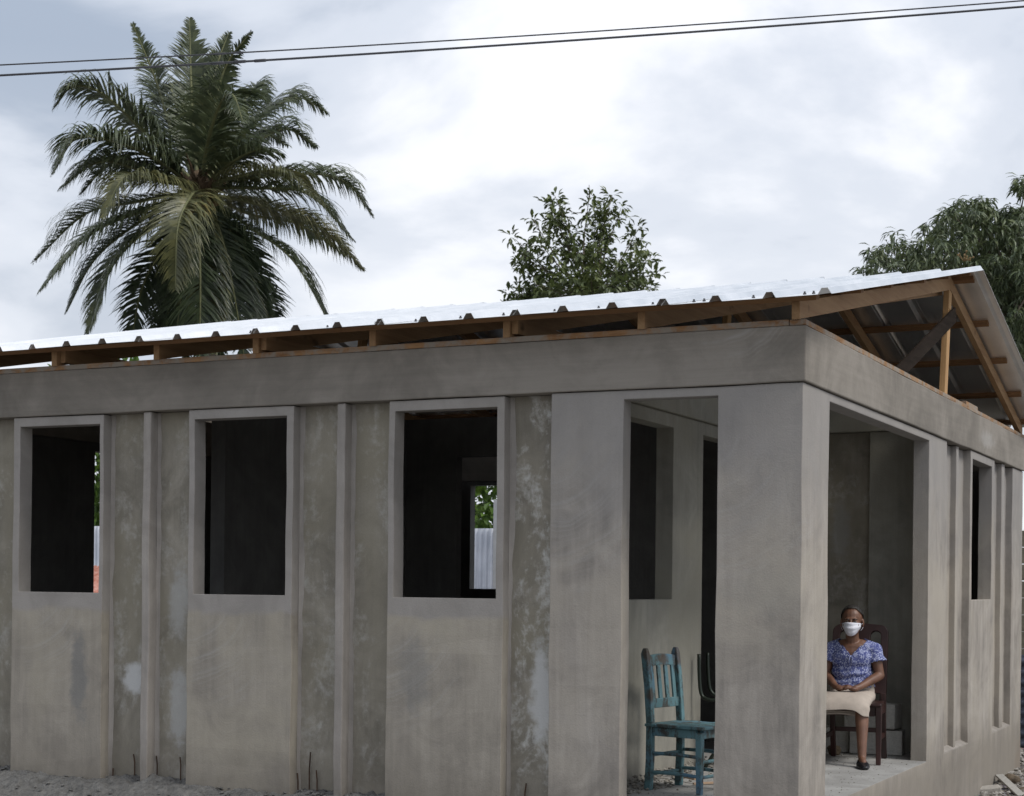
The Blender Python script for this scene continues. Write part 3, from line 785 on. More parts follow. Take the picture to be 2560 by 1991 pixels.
fr([H(30,-20), zp(1130,740,1.4), zp(1300,660,2.2), zp(1420,720,2.6)], M_palm_dark, .8, 50)
fr([H(-40,10), zp(740,860,-.4), zp(500,800,-.7), zp(300,930,-.8)], M_palm, .8, 54)
fr([H(40,10), zp(1260,930,-.5), zp(1520,960,-.8), zp(1740,1180,-.9)], M_palm, .8, 54)
fr([H(-30,40), zp(700,1090,.2), zp(470,1280,.3), zp(330,1540,.3)], M_palm_dark, .8, 54)
fr([H(30,-10), zp(1200,760,.2), zp(1400,640,.4), zp(1560,720,.5)], M_palm, .8, 52)
# fronds on the far side
fr([H(-20,0,.5), zp(800,860,2.4), zp(640,900,3.4)], M_palm_dark, .8, 46)
fr([H(20,20,.5), zp(1150,960,2.2), zp(1330,1040,3.2)], M_palm_dark, .8, 46)
fr([H(0,60,.5), zp(960,1180,1.4), zp(930,1480,1.7), zp(920,1780,1.8)], M_palm_dark, .9, 50, toC, .8)
fr([H(0,60,.5), zp(1060,1180,1.2), zp(1080,1480,1.5), zp(1090,1780,1.6)], M_palm_dark, .9, 50, toC, .8)
b = MB(); tp = [(hub.x + .35 - .35*t, hub.y + .2, -.5 + (hub.z + .5)*t) for t in np.linspace(0, 1, 26)]
b.tube(tp, [.22 - .08*i/25 + (.012 if i % 2 else 0) for i in range(26)], 12); b.build('trunk', M_bark, palm, smooth=True)
b = MB(); b.ell(hub + Vector((0, 0, -.05)), (.28, .28, .42), 14, 10)
for i in range(46):
    a = random.uniform(0, 6.28); p = hub + Vector((math.cos(a)*.2, math.sin(a)*.2, random.uniform(-.25, .2)))
    q = p + Vector((math.cos(a)*random.uniform(.3, .6), math.sin(a)*random.uniform(.3, .6), random.uniform(-.15, .5)))
    b.tube([p, p.lerp(q, .5) + Vector((0,0,.05)), q], [.05, .03, .008], 5)
b.build('fibre_sheath', M_fibre, palm)
for i in range(7):
    a = i*.9 + .3; b = MB(); b.ell(hub + Vector((math.cos(a)*.36, math.sin(a)*.36, -.42 - .1*(i % 2))), (.13, .13, .16), 12, 8); b.build('coconut', M_coco, palm, smooth=True)

# --- broad-leaved tree behind the ridge
TD = 38.0
def z2(x, y, dd=0): return at_dist(1200 + x/3.971, 420 + y/3.971, TD + dd)
tb = z2(1080, 1900); tb.z = -.5
tree = thing('broadleaf_tree', 'bushy dark green tree with upright spires of leaves rising behind the roof middle', 'tree', tuple(tb))
tips = [(740,270,0),(700,520,.5),(1085,260,0),(1310,270,.3),(1590,580,0),(530,520,-.3),(600,760,-.8),(350,710,.3),(420,860,-.2),(350,880,.5),
        (1610,740,.8),(1700,890,.2),(1770,1050,.4),(1560,900,-.8),(420,1020,0),(360,1180,.4),(560,1160,-.9),(300,1250,.2),(260,1320,.3),(520,1290,.2),(1150,800,-1.4),(1000,850,-1.4),(1100,1050,-1.5),(850,1050,-1.5),
        (700,1200,-1.4),(1000,1200,-1.6),(1300,1150,-1.4),(1480,1120,-.9),(1620,1150,-.3),(1700,1180,.2),(1250,700,1.5),(1150,1000,1.8),(1240,420,.2),(1150,440,.4),(1400,400,.2),(780,400,.1),(690,350,0)]
tk = z2(1080, 1500); fork = z2(1090, 1250)
b = MB(); b.tube([tb, tb.lerp(tk, .5) + Vector((.1,.1,0)), tk, fork], [.2, .17, .13, .08], 9); b.build('trunk', M_bark, tree, smooth=True)
bl = MB(); cs, ds, us, ls, ws = [], [], [], [], []
def add_leaf(c, d, L, w):
    cs.append(tuple(c)); ds.append(tuple(d)); u = Vector((random.gauss(0,.35), random.gauss(0,.35), 1)); us.append(tuple(u)); ls.append(L); ws.append(w)
def rvec(s=1.0): return Vector((random.gauss(0,s), random.gauss(0,s), random.gauss(0,s)))
for (x, y, dd) in tips:
    tip = z2(x, y, dd)
    mid = fork.lerp(tip, .45) + Vector((0, 0, -.12)) + rvec(.06)
    path = bez([fork.lerp(tk, random.random()*.6), mid, tip], 14)
    bl.tube(path, [.035 - .029*i/13 for i in range(14)], 5)
    ups = tip.z - mid.z
    for k in (7, 9, 11, 12, 13):
        c = path[k] + rvec(.04); rad = .21 * (1.2 - k/14*.72)
        for _ in range(24 if k < 12 else 16):
            o = rvec(rad*.55); o.z *= .7
            d = (o.normalized()*.9 + Vector((0, 0, random.uniform(-1.0, .15 if k < 12 else .9)))).normalized()
            add_leaf(c + o, d, random.uniform(.14, .24), random.uniform(.06, .095))
bl.tube([z2(1090,300), z2(1086,230), z2(1083,170)], [.012, .01, .006], 5); bl.tube([z2(1010,445), z2(950,448), z2(895,432)], [.012, .01, .006], 5)
bl.build('branches', M_bark, tree, smooth=True)
V, F = leaf_mesh(cs, ds, us, ls, ws); stuff(leaves_obj('crown', V, F, M_avo, tree))

# --- long-leaved tree on the right
GD = 25.0
def z3(x, y, dd=0): return at_dist(2100 + x/3.398, 400 + y/3.398, GD + dd)
mb_ = z3(1750, 2600, 1); mb_.z = -.7
mango = thing('mango_tree', 'large dark tree with long drooping leaves behind the gable end at right', 'tree', tuple(mb_))
clumps = [(470,680,.18),(430,760,.25),(280,790,.14),(360,850,.25),(520,800,.28),(600,860,.28),(220,930,.14),(320,930,.25),(450,930,.32),(560,960,.3),(690,780,.22),(690,900,.32),(740,720,.18),
          (800,620,.22),(870,500,.2),(960,440,.22),(900,620,.35),(1000,540,.35),(1090,420,.25),(1180,360,.22),(1230,340,.18),(1150,480,.38),(1060,640,.42),(940,760,.42),(820,780,.4),(800,900,.4),(960,920,.42),
          (1240,460,.28),(1290,560,.34),(1200,640,.42),(1340,440,.16),(1330,700,.4),(1200,820,.45),(1100,860,.42),(1420,520,.22),(1480,430,.22),(1560,400,.25),(1500,560,.4),(1450,680,.42),(1560,640,.45),(1380,860,.45),(1520,820,.45),
          (1270,960,.40),(1380,1010,.42),(1500,980,.42),(1300,1090,.36),(1420,1180,.40),(1540,1120,.42),(1360,1290,.28),(1460,1340,.30),(1550,1270,.35),(1540,1420,.28),(1480,1500,.2),(1560,1560,.2),(1570,1700,.25),(1640,1300,.4),(1680,900,.5),(1680,600,.45),(1700,1500,.4),
          (1545,165,.09),(1575,200,.12),(1800,700,.6),(1800,1100,.6)]
cs, ds, us, ls, ws = [], [], [], [], []
bl = MB(); trunk_top = z3(1600, 1250, 1.0)
for (x, y, r) in clumps:
    r *= .92; dd0 = random.uniform(-.9, 1.2); c = z3(x, y + 30, dd0)
    mid = trunk_top.lerp(c, .55) + rvec(.1) + Vector((0, 0, .05))
    bl.tube(bez([trunk_top.lerp(mb_, random.random()*.15), mid, c], 9), [.045 - .04*i/8 for i in range(9)], 5)
    for t in range(int(7 + r*r*82)):
        o = rvec(1).normalized() * r * random.random()**.45 * 1.12; o = Vector((o.x*1.0, o.y*1.3, o.z*.9))
        tw = c + o
        out = Vector((o.x, o.y, o.z*.4)).normalized() if o.length > 1e-3 else Vector((1,0,0))
        for k in range(12):                     # a whorl of long leaves hanging from the twig end
            a = k*2.4 + random.random(); h = Vector((math.cos(a), math.sin(a), 0))
            d = (h*random.uniform(.35, 1.0) + out*.4 + Vector((0, 0, random.uniform(-1.1, .05)))).normalized()
            add_leaf(tw + rvec(.025), d, random.uniform(.13, .21), random.uniform(.026, .036))
bl.tube([mb_, mb_.lerp(trunk_top, .5) + Vector((.15, 0, 0)), trunk_top], [.32, .26, .14], 10)
bl.build('trunk', M_bark, mango, smooth=True)
V, F = leaf_mesh(cs, ds, us, ls, ws, .2, .5); stuff(leaves_obj('crown', V, F, M_mango, mango))
# orange flower spray
fb = MB(); fc = z3(1050, 860, -1.9)
for i in range(14):
    d = Vector((random.gauss(0,1), random.gauss(0,.6), abs(random.gauss(0,1)))).normalized()*random.uniform(.04, .15)
    fb.tube([fc, fc + d*.6, fc + d], [.006, .005, .003], 4); fb.ell(fc + d, (.014,.014,.014), 6, 4)
fb.build('flower_spray', simple('dry_flower', (.20, .135, .06), .8), mango)

# --- bushes seen through the rooms
def bush(label, c, r, n, mat, L=(.10, .2), name='bush', group=None):
    t = thing(name, label, 'bush', (c[0], c[1], ground_z(c[0], c[1])), group=group); cs.clear(); ds.clear(); us.clear(); ls.clear(); ws.clear()
    for i in range(n):
        o = rvec(1).normalized(); o = Vector((o.x*r[0], o.y*r[1], o.z*r[2])) * random.random()**.4
        d = (o.normalized() + Vector((0,0,random.uniform(-.9, .4))) + rvec(.3)).normalized()
        l_ = random.uniform(*L); add_leaf(Vector(c) + o, d, l_, l_*.45)
    V, F = leaf_mesh(cs, ds, us, ls, ws); stuff(leaves_obj('foliage', V, F, mat, t))
    b = MB(); g = Vector((c[0], c[1], ground_z(c[0], c[1]) - .1))
    for k in range(5): b.tube([g + Vector((k*.05-.1, 0, 0)), g.lerp(Vector(c), .6) + rvec(.2), Vector(c) + rvec(.4)], [.05, .035, .012], 6)
    b.build('stems', M_bark, t)
bush('bright green leafy bush behind the zinc fence seen through the third window', (-8.6, 12.6, 2.5), (1.6, 1.0, 1.5), 2600, M_bush, (.14, .28))
bush('yellow green leafy bush seen through the leftmost window above the rusty roof', (-17.4, 14.4, 3.3), (2.2, 1.3, 2.0), 3600, M_bush, (.14, .3))

# ------------------------------------------------------------------ things behind and beside the house
def corr(b, p0, p1, z0, z1, amp=.012, pitch=.076, horiz=False):
    p0, p1 = Vector(p0), Vector(p1); d = p1 - p0; L = d.length; d.normalize(); nrm = Vector((-d.y, d.x, 0))
    if horiz:
        n = int((z1-z0)/pitch*6); pts = [(z0 + (z1-z0)*i/n, amp*math.sin(2*math.pi*(z1-z0)*i/n/pitch)) for i in range(n+1)]
        vs = [];
        for z, a in pts:
            q = p0 + nrm*a; r_ = p1 + nrm*a; vs += [(q.x, q.y, z), (r_.x, r_.y, z)]
        b.add(vs, [(2*i, 2*i+1, 2*i+3, 2*i+2) for i in range(n)])
    else:
        n = int(L/pitch*6); vs = []
        for i in range(n+1):
            a = amp*math.sin(2*math.pi*L*i/n/pitch); q = p0 + d*(L*i/n) + nrm*a
            vs += [(q.x, q.y, z0), (q.x, q.y, z1)]
        b.add(vs, [(2*i, 2*i+2, 2*i+3, 2*i+1) for i in range(n)])
def zinc_old():
    t = NT('weathered_zinc'); a = t.noise(1.5, 6, .65); r = t.ramp(t.noise(9, 6, .7), [(.64, 0.0), (.72, .8)])
    col = t.mix(r, t.ramp(a, [(.35, (.38, .40, .45)), (.65, (.56, .58, .63))]), (.24, .11, .05))
    return t.done(col, .55, .3)
M_zold = zinc_old()
fence = thing('zinc_fence', 'weathered pale zinc sheet fence behind the house seen through the third window', 'fence', (-7.5, 9.6, ground_z(-7.5, 9.6)))
xk = -9.6
for i in range(5):
    q = MB(); corr(q, (xk, 9.6 + .006*(i % 2), 0), (xk + .84, 9.6 + .006*(i % 2), 0), ground_z(xk, 9.6)-.05, 2.02 + random.uniform(-.04, .04))
    so = q.build('zinc_sheet', M_zold, fence, smooth=True).modifiers.new('t', 'SOLIDIFY'); so.thickness = .002
    xk += .82
for x in (-9.4, -7.9, -6.74, -5.6):
    q = MB(); q.box((x-.035, 9.50, -.7), (x+.035, 9.57, 2.36)); q.build('fence_post', simple('pale_post', (.5, .5, .5), .8), fence, .004)
# small building with a rust-red roof, through the leftmost window
shed = thing('rusty_roof_shed', 'low shed with a rust red corrugated roof seen through the leftmost window', 'shed', (-15.8, 11.2, ground_z(-15.8, 11.2)))
q = MB(); q.box((-17.0, 10.2, -.7), (-14.2, 12.0, .55)); q.build('shed_wall', M_block, shed)
q = MB(); n_ = 120; vs = []
for i in range(n_+1):
    x = -17.3 + 3.5*i/n_; a = .014*math.sin(2*math.pi*3.5*i/n_/.09)
    vs += [(x, 9.9, .66 + a), (x, 12.3, 1.52 + a)]
q.add(vs, [(2*i, 2*i+2, 2*i+3, 2*i+1) for i in range(n_)])
so = q.build('shed_roof', rust_mat('rust_red_sheet', (.28, .075, .04), (.52, .30, .25)), shed, smooth=True).modifiers.new('t', 'SOLIDIFY'); so.thickness = .004
fence2 = thing('sheet_fence', 'grey sheet fence behind the rusty red roof seen through the leftmost window', 'fence', (-16.1, 13.0, -.5))
q = MB(); corr(q, (-18.6, 12.9, 0), (-13.6, 12.9, 0), -.7, 2.2); q.build('zinc_sheet', M_zold, fence2, smooth=True).modifiers.new('t', 'SOLIDIFY').thickness = .002
for x in (-18.2, -15.6, -13.8):
    q = MB(); q.box((x-.04, 12.95, -.7), (x+.04, 13.03, 2.1)); q.build('fence_post', M_oldwood, fence2)
# neighbour's wall and leaning dark zinc at the right edge
nw = thing('boundary_wall', 'brown block boundary wall just beyond the far corner of the house', 'wall', (1.2, 11.06, ground_z(1.2, 11)))
M_nw = simple('brown_block', (.17, .15, .11), .95, var=.3, scale=4, bump=.5)
zz = -.8; row = 0
while zz < 1.9:
    x = -1.2 - (.2 if row % 2 else 0)
    while x < 3.6:
        q = MB(); q.box((x+.006, 11.0 + random.uniform(0, .008), zz), (x+.394, 11.15, zz+.19)); q.build('block', M_nw, nw, .005, seg=1); x += .4
    zz += .2; row += 1
zs = thing('leaning_zinc_sheets', 'dark ridged zinc sheets leaning on the boundary wall at the right edge', 'metal sheet', (.6, 10.7, ground_z(.6, 10.7)))
for i, (x0, x1) in enumerate(((-.9, .9), (.95, 2.6))):
    q = MB(); corr(q, (x0, 10.78 - .03*i, 0), (x1, 10.78 - .03*i, 0), -.72, .53, .018, .12, True)
    q.build('zinc_sheet', simple('dark_zinc', (.10, .11, .14), .5, .4, var=.4), zs, smooth=True).modifiers.new('t', 'SOLIDIFY').thickness = .002

# ------------------------------------------------------------------ rubble at the side of the house
def boulder(label, c, r, seed, mat, name='stone', group='stones lying along the side wall', cat='stone'):
    bm = bmesh.new(); bmesh.ops.create_icosphere(bm, subdivisions=3, radius=1)
    rnd = random.Random(seed); off = Vector((rnd.random()*50, rnd.random()*50, rnd.random()*50))
    for v in bm.verts:
        p = v.co.copy(); k = 1 + .30*mnoise.noise(p*1.1 + off) + .14*mnoise.noise(p*2.7 + off) + .06*mnoise.noise(p*7 + off)
        v.co = Vector((p.x*r[0]*k, p.y*r[1]*k, p.z*r[2]*k))
    me = bpy.data.meshes.new(name); bm.to_mesh(me); bm.free()
    o = link(name, me, mat); o.location = c; o.rotation_euler = (0, 0, rnd.random()*6)
    return tag(o, label, cat, group)
M_stb = simple('brown_stone', (.095, .072, .048), .95, var=.5, scale=9, bump=.9)
M_stg = simple('pale_stone', (.34, .315, .28), .9, var=.2, scale=14, bump=.7)
M_stm = simple('grey_stone', (.27, .255, .235), .95, var=.3, scale=12, bump=.8)
boulder('large dark brown stone by the side wall beside the pale plank', (.115, 6.42, -.47), (.095, .10, .075), 3, M_stb)
boulder('small round brown stone at the bottom right corner beside the plank end', (.30, 6.0, -.50), (.06, .06, .05), 8, M_stb)
boulder('pale tan stone at the bottom right edge beside the round brown stone', (.24, 5.86, -.50), (.05, .05, .04), 9, M_stg)
boulder('small pale stone lying near the far corner of the house', (.26, 6.95, -.49), (.05, .07, .03), 12, M_stg)
boulder('grey stone in the rubble right of the large brown stone', (.20, 6.75, -.49), (.07, .05, .035), 14, M_stm)
boulder('pale flat stone at the right edge of the rubble', (.36, 6.8, -.50), (.06, .05, .03), 17, M_stg)
q = MB(); q.box((-.10, -.055, -.035), (.10, .055, .035)); o = q.build('broken_block', M_stg, None, .012); o.location = (.06, 5.62, -.46); o.rotation_euler = (.12, -.12, .35)
tag(o, 'pale broken concrete lump left of the plank against the side wall', 'concrete lump')
A_, B_ = Vector((.035, 6.28, -.395)), Vector((.40, 5.45, -.50))
q = MB(); q.beam((0,0,0), B_-A_, .07, .02, side=(.9, .4, .1)); o = q.build('plank', wood('weathered_pale_plank', (.27, .26, .235), (.38, .365, .335), 'y', knots=False), None, .003); o.location = A_
tag(o, 'pale weathered plank lying on the rubble against the side wall', 'plank')
b = MB()
for i in range(2600):
    y = random.uniform(3.5, 10.6); x = .02 + abs(random.gauss(0, .7))
    if y > 7.7: x -= random.uniform(0, .9)
    pebble(b, (x, y, ground_z(x, y) + .004 + .05*max(0, .4-x)*random.random()), random.choice((.012, .016, .022, .035)) * random.uniform(.7, 1.3), i + 5000)
def gravel_mat():
    t = NT('mixed_gravel'); wnz = t.n('ShaderNodeTexWhiteNoise', noise_dimensions='3D'); sn = t.n('ShaderNodeVectorMath', operation='SNAP'); t.l(t.pos, sn.inputs[0]); sn.inputs[1].default_value = (.04, .04, .04); t.l(sn.outputs[0], wnz.inputs['Vector'])
    return t.done(t.ramp(wnz.outputs['Value'], [(0, (.09, .075, .06)), (.5, (.185, .17, .15)), (1, (.36, .34, .315))]), .95, spec=.15)
stuff(b.build('gravel', gravel_mat()))

# ------------------------------------------------------------------ blue chair in the porch
def worn_paint():
    t = NT('worn_blue_paint'); a = t.noise(3, 4, .6); wv = t.noise(9, 7, .72, .4, t.map(scale=(1.4, 1.4, .6))); fn = t.noise(60, 4, .7)
    col = t.ramp(a, [(.32, (.075, .155, .17)), (.5, (.115, .22, .24)), (.68, (.10, .20, .285))])
    w = t.ramp(t.math('ADD', t.math('MULTIPLY', wv, .8), t.math('MULTIPLY', fn, .2)), [(.49, 0.0), (.58, .9)])
    col = t.mix(w, col, (.06, .052, .042))
    for c, r in (((-1.16, .66, .86), (.09, .09, .12)), ((-1.08, 1.0, .86), (.09, .09, .12)), ((-1.12, .83, .83), (.09, .10, .07)), ((-1.14, .65, .60), (.05, .03, .06))):
        col = t.mix(t.math('MULTIPLY', t.spot(c, r), .8), col, (.085, .05, .028))
    t.bump(fn, .4, .004)
    return t.done(col, .6, spec=.35)
M_blue = worn_paint()
bc = thing('blue_wooden_chair', 'worn turquoise blue wooden chair with slatted back in the front doorway', 'chair', (-1.16, .66, 0), math.radians(-13))
# local frame: +x front, +y to the far side; near rear post at the origin
def bpart(name, build_fn, bevel=.004):
    q = MB(); build_fn(q); me = q.mesh(name); o = bpy.data.objects.new(name, me); COL.objects.link(o); me.materials.append(M_blue); o.parent = bc
    if bevel:
        m_ = o.modifiers.new('bevel', 'BEVEL'); m_.width = bevel; m_.segments = 2; m_.limit_method = 'ANGLE'
    return o
WB, DB = .345, .37
for y in (0, WB):
    def post(q, y=y):
        q.loft([[Vector((cx-.024, y-.019, z)), Vector((cx+.024, y-.019, z)), Vector((cx+.024, y+.019, z)), Vector((cx-.024, y+.019, z))] for z, cx in ((0, -.01), (.2, 0), (.42, 0), (.65, -.018), (.86, -.045))] +
               [[Vector((-.045-.014, y-.012, .895)), Vector((-.045+.014, y-.012, .895)), Vector((-.045+.014, y+.012, .895)), Vector((-.045-.014, y+.012, .895))]])
    bpart('rear_post', post, .006)
for y in (0, WB):
    bpart('front_leg', lambda q, y=y: q.loft([[Vector((DB-.021+k*.004, y-.021+k*.003, z)), Vector((DB+.021-k*.002, y-.021+k*.003, z)), Vector((DB+.021-k*.002, y+.021-k*.003, z)), Vector((DB-.021+k*.004, y+.021-k*.003, z))] for z, k in ((0, 1.5), (.2, .5), (.385, 0))]))
bpart('seat', lambda q: [q.box((-.026 + i*.0875, -.03, .402), (.059 + i*.0875, WB+.03, .421 + .002*(i % 2))) for i in range(5)])
for y in (0, WB):
    bpart('seat_rail', lambda q, y=y: q.box((.026, y-.012, .345), (DB-.022, y+.012, .4)))
    for z in (.115, .235): bpart('stretcher', lambda q, y=y, z=z: q.tube([(.02, y, z), (DB/2, y, z+.003), (DB-.015, y, z-.004)], [.011, .0125, .011], 8), 0)
bpart('seat_rail', lambda q: q.box((DB-.013, .022, .345), (DB+.013, WB-.022, .4))); bpart('seat_rail', lambda q: q.box((-.012, .02, .345), (.012, WB-.02, .4)))
for x, z in ((0, .10), (DB, .105), (DB, .2), (0, .22)): bpart('stretcher', lambda q, x=x, z=z: q.tube([(x, .015, z), (x, WB-.015, z)], .011, 8), 0)
def crest(q):
    top = []; n = 11
    for i in range(n):
        y = .02 + (WB-.04)*i/(n-1); s_ = math.sin(math.pi*i/(n-1))
        top.append([Vector((-.052, y, .775 + .012*s_)), Vector((-.030, y, .775 + .012*s_)), Vector((-.036, y, .845 + .012*s_)), Vector((-.058, y, .845 + .012*s_))])
    q.loft(top)
bpart('crest_rail', crest)
bpart('lower_rail', lambda q: q.beam((-.012, .02, .545), (-.012, WB-.02, .545), .02, .06, side=(1,0,0)))
for i in range(4):
    y = .052 + i*.080
    bpart('slat', lambda q, y=y, i=i: q.beam((-.013, y, .57), (-.040, y + .004, .785), .014, .036, side=(1,0,0)), .003)

# ------------------------------------------------------------------ green metal tube chair inside the doorway
M_dkgreen = simple('dark_green_tube', (.022, .03, .022), .35, .3)
mc = thing('metal_tube_chair', 'dark green steel tube chair frame standing behind the blue chair', 'chair', (-1.16, 2.05, 0), math.radians(12))
def mpart(name, pts, r=.013):
    q = MB(); q.tube(bez(pts, 26), r, 9); me = q.mesh(name); o = bpy.data.objects.new(name, me); COL.objects.link(o); me.materials.append(M_dkgreen); me.shade_smooth(); o.parent = mc
mpart('back_tube', [(-.17, .0, .81), (-.165, -.005, .66), (-.15, -.01, .53), (-.10, -.02, .49), (.0, -.02, .487), (.28, -.02, .487)])
mpart('back_tube', [(-.145, .285, .81), (-.14, .28, .68), (-.125, .275, .55), (-.08, .27, .50), (.0, .27, .49), (.30, .28, .49)])
mpart('leg', [(.14, .0, .48), (.02, .0, .24), (-.12, .0, .0)]); mpart('leg', [(.16, .30, .48), (.04, .30, .24), (-.10, .30, .0)])
mpart('leg', [(.02, .0, .48), (.16, .0, .24), (.30, .0, .0)]); mpart('leg', [(.04, .30, .48), (.18, .30, .24), (.32, .30, .0)])
q = MB(); q.box((-.02, -.03, .50), (.36, .33, .515)); me = q.mesh('seat'); o = bpy.data.objects.new('seat', me); COL.objects.link(o); me.materials.append(M_oldwood); o.parent = mc

# sticks lying on the porch floor
M_stick = wood('splintered_stick', (.34, .22, .14), (.48, .36, .26), 'x', knots=False)
for (p, q_, w, lab) in (((-1.30, 1.30, .04), (-1.02, 1.12, .03), .022, 'splintered pale stick under the blue chair against the rubble'),
                        ((-1.30, 2.30, .035), (-1.05, 2.66, .04), .025, 'pale wooden stick on the floor behind the blue chair'),
                        ((-1.0, 1.02, .012), (-.72, 1.36, .012), .02, 'dusty stick on the floor right of the blue chair')):
    b = MB(); P, Q = Vector(p), Vector(q_); b.beam((0,0,0), Q-P, w, .014); o = b.build('stick', M_stick, None, .002); o.location = P; tag(o, lab, 'stick', 'sticks on the porch floor')

# ------------------------------------------------------------------ concrete blocks by the back wall
def cblock(label, loc, rz):
    g = .032
    q = cells([-.20, -.20+g, -.018, .018, .20-g, .20], [-.10, -.10+g, .10-g, .10], [0, .19], lambda x, y, z: not ((abs(x) > .018 and abs(x) < .20-g) and abs(y) < .10-g))
    o = q.build('concrete_block', M_block, None, .007); o.location = loc; o.rotation_euler = (0, .0, rz)
    return tag(o, label, 'concrete block', 'concrete blocks stacked behind the seated woman')
cblock('lower concrete block of the pair on the porch floor by the dark chair', (-.455, 3.70, .003), math.radians(7))
cblock('upper concrete block of the pair stacked beside the dark chair', (-.49, 3.70, .205), math.radians(-3))
cblock('concrete block standing on the floor behind the dark chair legs', (-.87, 3.74, .003), math.radians(2))
boulder('small brown lump on the floor under the dark chair', (-.72, 3.42, .035), (.06, .05, .045), 31, M_stb, 'lump', None, 'stone')

# ------------------------------------------------------------------ dark wooden chair of the woman
def dark_chair_mat():
    t = NT('dark_red_lacquer'); a = t.noise(6, 5, .6, .5, t.map(scale=(1, 1, .4))); w = t.ramp(t.noise(24, 5, .75), [(.66, 0.0), (.72, .8)])
    col = t.mix(w, t.ramp(a, [(.35, (.018, .007, .006)), (.65, (.044, .016, .013))]), (.20, .13, .10))
    return t.done(col, .42, spec=.5)
M_dark = dark_chair_mat()
YAW = math.radians(7)
dc = thing('dark_wooden_chair', 'dark red brown wooden chair with arched pierced back under the seated woman', 'chair', (-.475, 3.06, 0), YAW)
def dpart(name, q, bevel=.005, mat=None):
    me = q.mesh(name) if isinstance(q, MB) else q
    o = bpy.data.objects.new(name, me); COL.objects.link(o); me.materials.clear(); me.materials.append(mat or M_dark); o.parent = dc
    if bevel:
        m_ = o.modifiers.new('bevel', 'BEVEL'); m_.width = bevel; m_.segments = 2; m_.limit_method = 'ANGLE'
    return o
HWF, HWR = .205, .19
q = MB(); q.add([(-HWF-.02, -.235, .425), (HWF+.02, -.235, .425), (HWR+.01, .215, .42), (-HWR-.01, .215, .42), (-HWF-.02, -.235, .45), (HWF+.02, -.235, .45), (HWR+.01, .215, .445), (-HWR-.01, .215, .445)],
                [(0,3,2,1),(4,5,6,7),(0,1,5,4),(1,2,6,5),(2,3,7,6),(3,0,4,7)]); dpart('seat', q, .01)
for sx in (-1, 1):
    q = MB(); q.loft([[Vector((sx*HWF-w, -.205-w, z)), Vector((sx*HWF+w, -.205-w, z)), Vector((sx*HWF+w, -.205+w, z)), Vector((sx*HWF-w, -.205+w, z))] for z, w in ((0, .017), (.30, .021), (.425, .023))]); dpart('leg', q)
    q = MB(); q.loft([[Vector((sx*HWR-.019, y-.022, z)), Vector((sx*HWR+.019, y-.022, z)), Vector((sx*HWR+.019, y+.022, z)), Vector((sx*HWR-.019, y+.022, z))] for z, y in ((0, .30), (.2, .235), (.44, .205), (.5, .205))]); dpart('leg', q)
    q = MB(); q.box((sx*.20-.011, -.18, .36), (sx*.20+.011, .19, .425)); dpart('seat_rail', q, .003)
    q = MB(); q.box((sx*.195-.01, -.185, .17), (sx*.195+.01, .21, .205)); dpart('stretcher', q, .003)
q = MB(); q.box((-.18, -.216, .355), (.18, -.194, .425)); dpart('seat_rail', q, .003)
q = MB(); q.box((-.17, .23, .20), (.17, .25, .235)); dpart('stretcher', q, .003)
# pierced back: an outline with rounded openings, extruded
cu = bpy.data.curves.new('back', 'CURVE'); cu.dimensions = '2D'; cu.fill_mode = 'BOTH'; cu.extrude = .016; cu.bevel_depth = .004; cu.bevel_resolution = 1
def poly(pts):
    s_ = cu.splines.new('POLY'); s_.points.add(len(pts)-1)
    for p, (x, y) in zip(s_.points, pts): p.co = (x, y, 0, 1)
    s_.use_cyclic_u = True
def arc(cx, cy, r, a0, a1, n=8): return [(cx + r*math.cos(math.radians(a0+(a1-a0)*i/n)), cy + r*math.sin(math.radians(a0+(a1-a0)*i/n))) for i in range(n+1)]
hw = .205; top = .575
outer = [(-hw, 0)] + [(-.165, 0), (-.165, .06), (.165, .06), (.165, 0)] + [(hw, 0)] + arc(hw-.06, top-.055, .06, 0, 80) + [(.06, top+.012), (0, top+.016), (-.06, top+.012)] + arc(-hw+.06, top-.055, .06, 100, 180)
poly(outer)
for sx in (-1, 1):
    c = sx*.116; poly([(c+.044, .135), ] + arc(c, .497, .044, 0, 180) + [(c-.044, .135)])
to = bpy.data.objects.new('tmpc', cu); COL.objects.link(to); me = evaluated_mesh(to, 'backrest'); bpy.data.objects.remove(to, do_unlink=True)
me.transform(Matrix.Translation((0, .212, .44)) @ Matrix.Rotation(math.radians(90-13), 4, 'X'))
dpart('backrest', me, 0)

# ------------------------------------------------------------------ the seated woman
WX, WY = -.50, 3.07
wo_ = thing('person', 'woman with white face mask, blue patterned blouse and beige skirt sitting in the porch', 'person', (WX, WY, 0), math.radians(9))
def wpart(name, me, mat, parent=None, smooth=True):
    o = bpy.data.objects.new(name, me); COL.objects.link(o); me.materials.clear(); me.materials.append(mat); o.parent = parent or wo_
    if smooth: me.shade_smooth()
    return o
def skin_mat():
    t = NT('brown_skin'); a = t.noise(9, 4, .55); f = t.noise(120, 3, .6)
    col = t.ramp(a, [(.35, (.125, .060, .037)), (.65, (.19, .096, .060))])
    t.bump(f, .12, .002); t.done(col, .48, spec=.45); t.b.inputs['Subsurface Weight'].default_value = .08; t.b.inputs['Subsurface Radius'].default_value = (.01, .004, .002)
    return t.m
M_skin = skin_mat()
b = MB()
# torso and neck
b.ell((0, .07, .55), (.155, .115, .10)); b.ell((0, .065, .66), (.140, .105, .12)); b.ell((0, .055, .775), (.150, .098, .12)); b.ell((0, .05, .84), (.165, .075, .06))
capsule(b, (0, .045, .86), .052, (0, .02, .965), .046)
